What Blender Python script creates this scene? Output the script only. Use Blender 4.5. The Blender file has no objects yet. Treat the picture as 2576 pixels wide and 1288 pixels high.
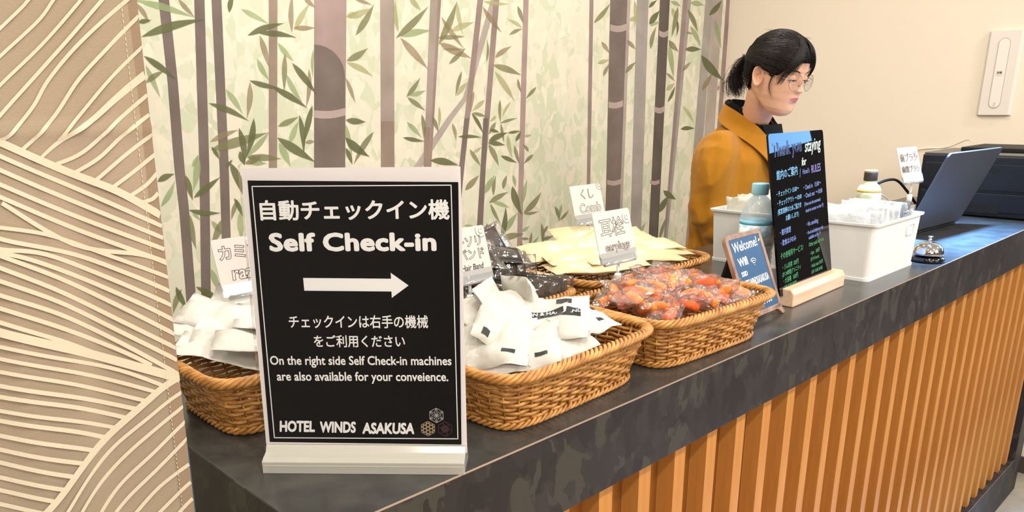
import bpy, bmesh, math, random
import numpy as np
from mathutils import Vector, Matrix, Euler, noise
PI = math.pi
rnd = random.Random(7)
SC = bpy.context.scene
COL = SC.collection

# ------------------------------------------------------------------ camera
YAW, PITCH, ROLL = [math.radians(a) for a in (44.2143, -17.846, -0.6158)]
FPX, PCX, PCY = 1936.3, 1288.0, 878.0
CAM = Vector((0, 0, 1.479))
FW = Vector((math.cos(PITCH)*math.sin(YAW), math.cos(PITCH)*math.cos(YAW), math.sin(PITCH)))
RT0 = FW.cross(Vector((0, 0, 1))).normalized(); UP0 = RT0.cross(FW)
RT = RT0*math.cos(ROLL) + UP0*math.sin(ROLL)
UP = -RT0*math.sin(ROLL) + UP0*math.cos(ROLL)
cd = bpy.data.cameras.new('camera'); cam = bpy.data.objects.new('camera', cd); COL.objects.link(cam)
m = Matrix((RT, UP, -FW)).transposed().to_4x4(); m.translation = CAM
cam.matrix_world = m
cd.sensor_fit = 'HORIZONTAL'; cd.sensor_width = 36.0; cd.lens = 36.0*FPX/2576
cd.shift_y = (PCY-644)/2576; cd.clip_start = 0.02
SC.camera = cam

def ray(x, y): return FW + RT*((x-PCX)/FPX) - UP*((y-PCY)/FPX)
def at(x, y, ax, v):
    """point of a fixed plane (axis ax = v) that the photograph shows at pixel x, y"""
    d = ray(x, y); return CAM + d*((v-CAM[ax])/d[ax])
def dep(x, y, D): return CAM + ray(x, y)*D

# ------------------------------------------------------------------ light
SC.view_settings.view_transform = 'Standard'; SC.view_settings.look = 'None'
SC.view_settings.gamma = 1.0; SC.view_settings.use_curve_mapping = False
SC.view_settings.exposure = 0.0
W = bpy.data.worlds.new('world'); SC.world = W; W.use_nodes = True
W.node_tree.nodes['Background'].inputs[0].default_value = (1.0, 0.93, 0.84, 1)
W.node_tree.nodes['Background'].inputs[1].default_value = 0.5
SC.cycles.transparent_max_bounces = 24
SC.cycles.max_bounces = 8
def area(name, loc, target, size, power, color, sy=None, spread=PI):
    l = bpy.data.lights.new(name, 'AREA'); l.energy = power; l.color = color; l.size = size
    if sy: l.shape = 'RECTANGLE'; l.size_y = sy
    else: l.shape = 'DISK'
    l.spread = spread
    o = bpy.data.objects.new(name, l); COL.objects.link(o); o.location = loc
    o.rotation_euler = (Vector(target)-Vector(loc)).to_track_quat('-Z', 'Y').to_euler()
    return o
WARM = (1.0, 0.935, 0.85)
# round ceiling downlights over the lobby, the counter and behind the counter
for i, (x, y, p) in enumerate([(0.2, -0.6, 22), (1.6, -0.6, 22), (3.0, -0.6, 20), (-1.2, -0.6, 16), (4.6, -0.8, 14), (1.0, 1.55, 14), (2.3, 1.45, 12), (-0.3, 1.5, 7), (0.6, 0.35, 7), (1.9, 0.35, 7)]):
    area('downlight', (x, y, 2.74), (x, y, 0), 0.16, p, WARM)
# one narrow cool blue spotlight over the far half of the desk
area('blue_spotlight', (2.36, .70, 2.70), (2.36, .70, 0), 0.20, 44, (0.20, 0.46, 1.0), spread=math.radians(34))
# added fill lights behind the camera, brightening the sign and desk front
area('front_fill', (-0.6, -2.0, 2.45), (0.8, 0.7, 1.2), 1.2, 46, WARM, 0.6)
area('front_fill', (1.8, -2.3, 2.45), (1.6, 0.7, 1.0), 1.2, 40, WARM, 0.6)
# daylight through the transom over the street door at the far end of the lobby; a nearer blue fill is added to tint the counter
area('transom_daylight', (7.0, -2.1, 2.30), (2.0, 0.2, 1.7), 1.36, 26, (0.22, 0.52, 1.0), 0.66)
area('daylight_fill', (5.4, 0.05, 2.15), (2.5, 0.8, 1.1), 0.9, 45, (0.28, 0.55, 1.0), 0.9)

# ------------------------------------------------------------------ materials
def lin(c):
    if isinstance(c, str):
        c = c.lstrip('#'); c = [int(c[i:i+2], 16)/255 for i in (0, 2, 4)]
    return tuple((v/12.92 if v <= .04045 else ((v+.055)/1.055)**2.4) for v in c) + (1,)
MATS = {}
def mat(name, color, rough=.5, metal=0, spec=.5, alpha=1, trans=0, ior=1.45, emit=None, es=0, coat=0, sheen=0, sub=0):
    if name in MATS: return MATS[name]
    m = bpy.data.materials.new(name); m.use_nodes = True; b = m.node_tree.nodes['Principled BSDF']
    b.inputs['Base Color'].default_value = lin(color); b.inputs['Roughness'].default_value = rough
    b.inputs['Metallic'].default_value = metal; b.inputs['Specular IOR Level'].default_value = spec
    b.inputs['Alpha'].default_value = alpha; b.inputs['Transmission Weight'].default_value = trans
    b.inputs['IOR'].default_value = ior; b.inputs['Coat Weight'].default_value = coat
    b.inputs['Sheen Weight'].default_value = sheen
    if sub:
        b.inputs['Subsurface Weight'].default_value = sub; b.inputs['Subsurface Radius'].default_value = (.012, .005, .003)
        b.inputs['Subsurface Scale'].default_value = 1
    if emit: b.inputs['Emission Color'].default_value = lin(emit); b.inputs['Emission Strength'].default_value = es
    MATS[name] = m; return m
def nn(m, t, **kw):
    n = m.node_tree.nodes.new(t)
    for k, v in kw.items(): setattr(n, k, v)
    return n
def bump(m, scale, strength, dist=.001, detail=3, stretch=None, kind='noise'):
    nt = m.node_tree; b = nt.nodes['Principled BSDF']
    tc = nn(m, 'ShaderNodeTexCoord'); mp = nn(m, 'ShaderNodeMapping')
    if stretch: mp.inputs['Scale'].default_value = stretch
    nt.links.new(tc.outputs['Object'], mp.inputs[0])
    if kind == 'noise':
        t = nn(m, 'ShaderNodeTexNoise'); t.inputs['Scale'].default_value = scale; t.inputs['Detail'].default_value = detail; o = t.outputs[0]
    else:
        t = nn(m, 'ShaderNodeTexVoronoi'); t.inputs['Scale'].default_value = scale; o = t.outputs[0]
    nt.links.new(mp.outputs[0], t.inputs['Vector'])
    bp = nn(m, 'ShaderNodeBump'); bp.inputs['Strength'].default_value = strength; bp.inputs['Distance'].default_value = dist
    nt.links.new(o, bp.inputs['Height']); nt.links.new(bp.outputs[0], b.inputs['Normal'])
    return m
def mottle(m, scale, stops, stretch=None, detail=2, rough=.5, distort=0, interp='LINEAR'):
    """colour the base by noise through a colour ramp"""
    nt = m.node_tree; b = nt.nodes['Principled BSDF']
    tc = nn(m, 'ShaderNodeTexCoord'); mp = nn(m, 'ShaderNodeMapping')
    if stretch: mp.inputs['Scale'].default_value = stretch
    nt.links.new(tc.outputs['Object'], mp.inputs[0])
    t = nn(m, 'ShaderNodeTexNoise'); t.inputs['Scale'].default_value = scale; t.inputs['Detail'].default_value = detail
    t.inputs['Roughness'].default_value = rough; t.inputs['Distortion'].default_value = distort
    nt.links.new(mp.outputs[0], t.inputs['Vector'])
    r = nn(m, 'ShaderNodeValToRGB'); cr = r.color_ramp; cr.interpolation = interp
    while len(cr.elements) > 1: cr.elements.remove(cr.elements[-1])
    cr.elements[0].position = stops[0][0]; cr.elements[0].color = lin(stops[0][1])
    for p, c in stops[1:]:
        e = cr.elements.new(p); e.color = lin(c)
    nt.links.new(t.outputs[0], r.inputs[0]); nt.links.new(r.outputs[0], b.inputs['Base Color'])
    return m
def camo(m, scale, cols, stretch=(1, 1, 1), warp=.6, soft=.02):
    # irregular printed patches: warped cells, each given one of a few close tones, two sizes overlaid
    nt = m.node_tree; b = nt.nodes['Principled BSDF']; L = nt.links.new
    tc = nn(m, 'ShaderNodeTexCoord'); mp = nn(m, 'ShaderNodeMapping'); mp.inputs['Scale'].default_value = stretch
    L(tc.outputs['Object'], mp.inputs[0])
    nz = nn(m, 'ShaderNodeTexNoise'); nz.inputs['Scale'].default_value = scale*1.1; nz.inputs['Detail'].default_value = 3; L(mp.outputs[0], nz.inputs['Vector'])
    mx = nn(m, 'ShaderNodeMix', data_type='VECTOR', blend_type='MIX') if False else nn(m, 'ShaderNodeVectorMath', operation='MULTIPLY_ADD')
    L(nz.outputs['Color'], mx.inputs[0]); mx.inputs[1].default_value = (warp/scale*2,)*3; L(mp.outputs[0], mx.inputs[2])
    outs = []
    for k, q in enumerate((1.0, 2.3)):
        v = nn(m, 'ShaderNodeTexVoronoi'); v.inputs['Scale'].default_value = scale*q; L(mx.outputs[0], v.inputs['Vector'])
        sx = nn(m, 'ShaderNodeSeparateColor'); L(v.outputs['Color'], sx.inputs[0]); outs.append(sx.outputs[k])
    ad = nn(m, 'ShaderNodeMix'); ad.inputs[0].default_value = .42; L(outs[0], ad.inputs[2]); L(outs[1], ad.inputs[3])
    r = nn(m, 'ShaderNodeValToRGB'); cr = r.color_ramp; cr.interpolation = 'LINEAR'
    while len(cr.elements) > 1: cr.elements.remove(cr.elements[-1])
    cr.elements[0].position = 0; cr.elements[0].color = lin(cols[0])
    for i, c in enumerate(cols[1:]):
        e = cr.elements.new(.15+.7*(i+1)/len(cols)); e.color = lin(c)
    L(ad.outputs[0], r.inputs[0]); L(r.outputs[0], b.inputs['Base Color']); return m
def film(name, tint=(1, 1, 1), base=.10, rough=.08, haze='#ffffff', hz=0.0, bumpy=0, fr=.75):
    """thin clear plastic: see-through with glossy highlights and a little white haze"""
    if name in MATS: return MATS[name]
    m = bpy.data.materials.new(name); m.use_nodes = True; nt = m.node_tree
    for n in list(nt.nodes):
        if n.type != 'OUTPUT_MATERIAL': nt.nodes.remove(n)
    out = [n for n in nt.nodes if n.type == 'OUTPUT_MATERIAL'][0]
    tr = nn(m, 'ShaderNodeBsdfTransparent'); tr.inputs[0].default_value = tuple(tint)+(1,)
    gl = nn(m, 'ShaderNodeBsdfGlossy'); gl.inputs['Roughness'].default_value = rough
    lw = nn(m, 'ShaderNodeLayerWeight'); lw.inputs['Blend'].default_value = .35
    ma = nn(m, 'ShaderNodeMath', operation='MULTIPLY_ADD'); ma.inputs[1].default_value = fr; ma.inputs[2].default_value = base
    nt.links.new(lw.outputs['Fresnel'], ma.inputs[0])
    mx = nn(m, 'ShaderNodeMixShader'); nt.links.new(ma.outputs[0], mx.inputs[0])
    nt.links.new(tr.outputs[0], mx.inputs[1]); nt.links.new(gl.outputs[0], mx.inputs[2])
    last = mx
    if hz:
        df = nn(m, 'ShaderNodeBsdfDiffuse'); df.inputs[0].default_value = lin(haze); dfn = df
        m2 = nn(m, 'ShaderNodeMixShader'); m2.inputs[0].default_value = hz
        nt.links.new(mx.outputs[0], m2.inputs[1]); nt.links.new(df.outputs[0], m2.inputs[2]); last = m2
    if bumpy:
        tc = nn(m, 'ShaderNodeTexCoord'); t = nn(m, 'ShaderNodeTexNoise'); t.inputs['Scale'].default_value = bumpy
        nt.links.new(tc.outputs['Object'], t.inputs['Vector'])
        bp = nn(m, 'ShaderNodeBump'); bp.inputs['Strength'].default_value = .8; bp.inputs['Distance'].default_value = .003
        nt.links.new(t.outputs[0], bp.inputs['Height'])
        nt.links.new(bp.outputs[0], gl.inputs['Normal']); nt.links.new(bp.outputs[0], lw.inputs['Normal'])
        if hz: nt.links.new(bp.outputs[0], dfn.inputs['Normal'])
    nt.links.new(last.outputs[0], out.inputs[0])
    MATS[name] = m; return m

# ------------------------------------------------------------------ mesh helpers
class MB:
    def __init__(s): s.v = []; s.f = []; s.sm = []
    def add(s, vs, fs, smooth=False):
        o = len(s.v); s.v += [tuple(p) for p in vs]; s.f += [tuple(i+o for i in f) for f in fs]; s.sm += [smooth]*len(fs); return s
    def box(s, a, b, M=None):
        x0, y0, z0 = a; x1, y1, z1 = b
        vs = [Vector(p) for p in ((x0,y0,z0),(x1,y0,z0),(x1,y1,z0),(x0,y1,z0),(x0,y0,z1),(x1,y0,z1),(x1,y1,z1),(x0,y1,z1))]
        if M: vs = [M @ p for p in vs]
        return s.add(vs, [(0,3,2,1),(4,5,6,7),(0,1,5,4),(1,2,6,5),(2,3,7,6),(3,0,4,7)])
    def tube(s, pts, r, n=6, closed=False, cap=True, smooth=True):
        pts = [Vector(p) for p in pts]; N = len(pts)
        rs = r if isinstance(r, (list, tuple)) else [r]*N
        vs = []; ref = None
        for i, p in enumerate(pts):
            if closed: t = pts[(i+1) % N]-pts[i-1]
            else: t = pts[min(i+1, N-1)]-pts[max(i-1, 0)]
            t = t.normalized() if t.length > 1e-9 else Vector((0,0,1))
            if ref is None: ref = Vector((0,0,1)) if abs(t.z) < .9 else Vector((1,0,0))
            a = ref - t*ref.dot(t)
            a = a.normalized() if a.length > 1e-6 else t.orthogonal().normalized()
            ref = a; b = t.cross(a)
            for k in range(n):
                w = 2*PI*k/n; vs.append(p+(a*math.cos(w)+b*math.sin(w))*rs[i])
        fs = []
        for i in range(N if closed else N-1):
            j = (i+1) % N
            for k in range(n): fs.append((i*n+k, i*n+(k+1) % n, j*n+(k+1) % n, j*n+k))
        if cap and not closed: fs += [tuple(range(n))[::-1], tuple((N-1)*n+k for k in range(n))]
        return s.add(vs, fs, smooth)
    def lathe(s, prof, n=32, c=(0,0,0), sx=1, sy=1, smooth=True, M=None):
        c = Vector(c); vs = []; N = len(prof)
        for r, z in prof:
            for k in range(n):
                w = 2*PI*k/n; p = Vector((r*math.cos(w)*sx, r*math.sin(w)*sy, z)); vs.append((M @ p if M else p)+c)
        fs = [(i*n+k, i*n+(k+1) % n, (i+1)*n+(k+1) % n, (i+1)*n+k) for i in range(N-1) for k in range(n)]
        if prof[0][0] > 1e-5: fs.append(tuple(range(n))[::-1])
        if prof[-1][0] > 1e-5: fs.append(tuple((N-1)*n+k for k in range(n)))
        return s.add(vs, fs, smooth)
    def prism(s, poly, d0, d1, M=None):
        """poly in XZ, extruded along Y from d0 to d1"""
        n = len(poly); vs = [Vector((x, d0, z)) for x, z in poly]+[Vector((x, d1, z)) for x, z in poly]
        if M: vs = [M @ p for p in vs]
        return s.add(vs, [tuple(range(n)), tuple(range(n, 2*n))[::-1]]+[(i, i+n, (i+1) % n+n, (i+1) % n) for i in range(n)])
    def grid(s, P, smooth=True, wrap=False, flip=False):
        nr = len(P); nc = len(P[0]); vs = [p for row in P for p in row]; fs = []
        for i in range(nr-1):
            for j in range(nc if wrap else nc-1):
                f = (i*nc+j, i*nc+(j+1) % nc, (i+1)*nc+(j+1) % nc, (i+1)*nc+j); fs.append(f[::-1] if flip else f)
        return s.add(vs, fs, smooth)
    def mesh(s, name, mt):
        me = bpy.data.meshes.new(name); me.from_pydata(s.v, [], s.f); me.polygons.foreach_set('use_smooth', s.sm)
        if mt: me.materials.append(mt)
        me.update(); return me
def link(name, me, parent=None, loc=None, rot=None, label=None):
    o = bpy.data.objects.new(name, me); COL.objects.link(o)
    if parent: o.parent = parent
    if loc is not None: o.location = loc
    if rot is not None: o.rotation_euler = rot
    if label: o['label'] = label
    return o
def part(name, mb, mt, parent=None, loc=None, rot=None, label=None, bev=0, seg=2):
    o = link(name, mb.mesh(name, mt), parent, loc, rot, label)
    if bev:
        b = o.modifiers.new('b', 'BEVEL'); b.width = bev; b.segments = seg; b.limit_method = 'ANGLE'; b.angle_limit = .6
        b.harden_normals = False
    return o
def tag(o, label, cat, group=None):
    o['label'] = label; o['category'] = cat
    if group: o['group'] = group
    return o
def thing(name, label, cat, loc=(0,0,0), rot=(0,0,0), group=None):
    o = bpy.data.objects.new(name, None); COL.objects.link(o); o.location = loc; o.rotation_euler = rot
    o.empty_display_size = .02
    return tag(o, label, cat, group)
def struct(name, mb, mt, **k):
    o = part(name, mb, mt, **k); o['kind'] = 'structure'; return o
def evalmesh(o):
    dg = bpy.context.evaluated_depsgraph_get(); return bpy.data.meshes.new_from_object(o.evaluated_get(dg))
def voxel(mb, size, smooth=2, name='m'):
    """fuse overlapping closed shapes into one skin"""
    o = link('tmp', mb.mesh(name, None)); r = o.modifiers.new('r', 'REMESH'); r.mode = 'VOXEL'; r.voxel_size = size; r.use_smooth_shade = True
    if smooth: q = o.modifiers.new('s', 'SMOOTH'); q.iterations = smooth; q.factor = .5
    me = evalmesh(o); me.name = name; bpy.data.objects.remove(o); return me
_fonts = {}
def text(s, size, mt, parent, M, align='CENTER', bold=0, shear=0, outline=0, sx=1.0, name='lettering', space=1.0, thick=0.0001, line=1.0, res=3, fit=None):
    """flat printed or written letters: text lies in the XY plane of matrix M (relative to the parent)"""
    c = bpy.data.curves.new('t', 'FONT'); c.body = s; c.size = size; c.align_x = align; c.align_y = 'CENTER'
    c.offset = bold if outline else 0; c.shear = shear; c.space_character = space; c.space_line = line; c.resolution_u = res
    if outline: c.fill_mode = 'NONE'; c.bevel_depth = outline; c.bevel_resolution = 0
    elif not bold: c.extrude = thick
    o = bpy.data.objects.new('t', c); COL.objects.link(o)
    me = evalmesh(o); bpy.data.objects.remove(o)
    if bold and not outline:    # heavier strokes: the same letters laid down again slightly shifted
        bm = bmesh.new()
        for qi, (dx, dy) in enumerate(((0, 0), (1, 0), (-1, 0), (0, 1), (0, -1), (.7, .7), (-.7, .7), (.7, -.7), (-.7, -.7))):
            k = len(bm.verts); bm.from_mesh(me); bm.verts.ensure_lookup_table()
            for v in bm.verts[k:]: v.co.x += dx*bold; v.co.y += dy*bold; v.co.z += qi*.000012
        bm.to_mesh(me); bm.free()
    if fit and len(me.vertices):     # scale the line to a measured width (and height), centred or from its left end
        xs = [v.co.x for v in me.vertices]; ys = [v.co.y for v in me.vertices]
        kx = fit[0]/(max(xs)-min(xs)); ky = fit[1]/(max(ys)-min(ys)) if len(fit) > 1 else 1
        ox = min(xs) if align == 'LEFT' else (min(xs)+max(xs))/2; oy = (min(ys)+max(ys))/2 if len(fit) > 1 else 0
        for v in me.vertices: v.co.x = (v.co.x-ox)*kx; v.co.y = (v.co.y-oy)*ky
    else: me.transform(Matrix.Diagonal((sx, 1, 1, 1)))
    me.transform(M)
    me.materials.clear(); me.materials.append(mt); me.name = name
    return link(name, me, parent)
def frame_m(o, ux, uy):
    """matrix whose X, Y axes are ux, uy and Z their cross product, placed at o"""
    ux = Vector(ux).normalized(); uy = Vector(uy).normalized(); uz = ux.cross(uy)
    M = Matrix((ux, uy, uz)).transposed().to_4x4(); M.translation = Vector(o); return M
def rrect(w, h, r, n=5):
    pts = []
    for cx, cy, a0 in ((w/2-r, h/2-r, 0), (-w/2+r, h/2-r, PI/2), (-w/2+r, -h/2+r, PI), (w/2-r, -h/2+r, 1.5*PI)):
        for k in range(n+1):
            a = a0+PI/2*k/n; pts.append((cx+r*math.cos(a), cy+r*math.sin(a)))
    return pts
def slab(poly, z0, z1):
    mb = MB(); n = len(poly)
    return mb.add([(x, y, z0) for x, y in poly]+[(x, y, z1) for x, y in poly],
                  [tuple(range(n))[::-1], tuple(range(n, 2*n))]+[(i, (i+1) % n, (i+1) % n+n, i+n) for i in range(n)])
# ------------------------------------------------------------------ room
YW, XW, ZC, XL, YF, XF = 2.10, 3.50, 2.75, -2.4, -2.6, 7.6
m_floor = mottle(mat('floor_stone', '#a39a8c', .45), 14, [(.3, '#9b9284'), (.7, '#aca393')])
m_plain = bump(mat('plain_wallpaper', '#ebdecb', .8, spec=.2), 260, .25, .0006)
m_dark = mat('lobby_dark_wall', '#786e64', .8)
m_ceil = mat('ceiling_paint', '#f0eadf', .9)
m_paper = mat('mural_paper', '#e6e1c8', .75, spec=.2)
camo(m_paper, 13, ['#c0c5a8', '#cfd1b9', '#dcd5c1', '#e2dbc7', '#d4d5c0', '#dfd5c4', '#c9cdb2'], stretch=(1, 1, .7), warp=.5)
struct('floor', MB().box((XL, YF, -.1), (XF, YW, 0)), m_floor)
struct('ceiling', MB().box((XL, YF, ZC), (XF, YW, ZC+.1)), m_ceil)
wall_back = struct('wall_back', MB().box((XL, YW, 0), (XW, YW+.1, ZC)), m_paper)
struct('wall_right', MB().box((XW, .45, 0), (XW+.12, YW+.1, ZC)), m_plain)
struct('wall_lobby_back', MB().box((XW+.1201, .45, 0), (XF, .55, ZC)), m_plain)
struct('wall_lobby_right', MB().box((XF, YF-.1, 0), (XF+.1, .55, ZC)), m_dark)

struct('wall_left', MB().box((XL-.1, YF, 0), (XL, YW+.1, ZC)), m_dark)
struct('wall_front', MB().box((XL-.1, YF-.1, 0), (XF, YF, ZC)), m_dark)
m_skirt = mat('skirting', '#4a4038', .5)
struct('baseboard_back', MB().box((XL, YW-.012, 0), (XW-.012, YW-.0005, .07)), m_skirt, bev=.002)
struct('baseboard_right', MB().box((XW-.012, .45, 0), (XW-.0005, YW-.012, .07)), m_skirt, bev=.002)

# mural: bamboo printed on the back wall paper (flat shapes lying on the wall, edges measured on the wall plane)
def wp(x, y, off=.0): p = at(x, y, 1, YW); return Vector((p.x, YW-off, p.z))
def clampz(a, b, z):
    t = (z-a.z)/(b.z-a.z); return a+(b-a)*t
def ink(name, c, a=.86, v=0.08):
    m = mat(name, c, .8, spec=.15, alpha=a); r, g, b = [int(c[i:i+2], 16) for i in (1, 3, 5)]
    f = lambda k: '#%02x%02x%02x' % tuple(max(0, min(255, int(q*k))) for q in (r, g, b))
    return mottle(m, 9, [(.3, f(1-v)), (.55, c), (.75, f(1+v))], detail=4)
inkc = dict(dk=ink('ink_stalk_dark', '#7c6f69', .93), md=ink('ink_stalk_mauve', '#9b8782', .9), lt=ink('ink_stalk_light', '#a89a90', .88),
            pk=ink('ink_stalk_pink', '#ab9590', .9), br=ink('ink_stalk_brown', '#9c897b', .88), bk=ink('ink_stalk_black', '#665c55', .96),
            gy=ink('ink_stalk_grey', '#aaa29c', .85), pl=ink('ink_stalk_pale', '#b9aca4', .8), nd=ink('ink_node_ring', '#b5a39c', .95))
layer = [0]
def stalk(edges, c, top=True, bot=True, name='bamboo_stalk'):
    """edges: list of (xl, xr, y) from top to bottom in photograph pixels"""
    layer[0] += 1; off = .00012+.000012*layer[0]
    L = [wp(a, y, off) for a, b, y in edges]; R = [wp(b, y, off) for a, b, y in edges]
    if top: L.insert(0, clampz(L[1], L[0], ZC-.002)); R.insert(0, clampz(R[1], R[0], ZC-.002))
    if bot: L.append(clampz(L[-2], L[-1], .075)); R.append(clampz(R[-2], R[-1], .075))
    vs = []; fs = []
    for l, r in zip(L, R): vs += [l, r]
    for i in range(len(L)-1): fs.append((2*i, 2*i+2, 2*i+3, 2*i+1))
    return part(name, MB().add(vs, fs), inkc[c], wall_back)
ST = [([(956,992,0),(958,992,420)],'lt'), ([(1225,1241,33),(1165,1180,245),(1126,1143,294),(1040,1062,420)],'pl'),
      ([(398.7,425.5,0),(421.5,447.6,209),(438,464,420),(451,476,533),(472,497,801)],'dk'),
      ([(488.4,514.5,0),(501.4,526.6,420),(507,531,808)],'dk'), ([(531.8,557,0),(552,575.5,420),(563.6,585.7,794)],'dk'),
      ([(676,698,0),(676,697,420)],'br'), ([(790,871.6,0),(790,868.4,420)],'pk'),
      ([(1082,1101,0),(1065.5,1080,420)],'lt'), ([(1101,1109.5,0),(1080,1085,420)],'md'),
      ([(1201,1215.5,0),(1155,1168,420)],'md'), ([(1241.6,1256,0),(1209,1222,420),(1199,1213,574)],'md'),
      ([(1316.6,1330,0),(1305,1318,420),(1300,1313,639)],'pk'), ([(1483,1493,0),(1476.6,1485.5,420)],'md'),
      ([(1578,1586,0),(1563,1570,420)],'pl'), ([(1535,1578,0),(1525.6,1563,420)],'dk'),
      ([(1602,1631.6,0),(1590,1618,420)],'gy'), ([(1660,1685,0),(1640,1664,420)],'bk'),
      ([(1727,1739,0),(1690,1697,420)],'gy'), ([(1718,1730,0),(1684,1691,420)],'md'),
      ([(1795,1819,0),(1772,1797,330)],'pl'), ([(1775,1795,0),(1746,1769,352)],'gy'), ([(1827,1836,0),(1806,1820,290)],'md')]
for e, c in ST: stalk(e, c, bot=e[0][0] != 1225)
# darker lower sections and pale node rings
stalk([(958,992,305),(958,992,420)], 'br', top=False)
stalk([(1067,1083,320),(1065.5,1080,420)], 'br', top=False)
stalk([(1168,1180,297),(1155,1168,420)], 'dk', top=False)
stalk([(1216,1228,297),(1209,1222,420)], 'dk', top=False)
layer[0] += 1
def wpoly(pts, c, name):
    off = .00012+.000012*layer[0]; vs = [wp(x, y, off) for x, y in pts]
    return part(name, MB().add(vs, [tuple(range(len(vs)))[::-1]]), inkc[c], wall_back)
arc = [(790,112)]+[(790+78*math.sin(k/8*PI/2), 196-84*math.cos(k/8*PI/2)) for k in range(1, 9)]
lowb = wpoly(arc+[(868.4,420),(868.2,620),(790,620)], 'dk', 'bamboo_stalk')
stalk([(790,868,560),(790,867.6,640)], 'dk', top=False)
def ring(xl, xr, yl, yr, h, sag=5):
    up = [(xl+(xr-xl)*k/6, yl+(yr-yl)*k/6+sag*math.sin(PI*k/6)) for k in range(7)]
    wpoly(up+[(x, y+h) for x, y in up[::-1]], 'nd', 'node_ring')
layer[0] += 1
for a in ((790,869,277,271,19,5),(1535,1577,61,59,16,5),(1531,1567,256,252,15,4),(1658,1681,76,75,14,5),(1646,1672,267,266,14,5),
          (1635,1659,452,451,10,4),(1527,1562,452,450,12,4),(1785,1812,216,213,10,6)): ring(*a)
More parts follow.
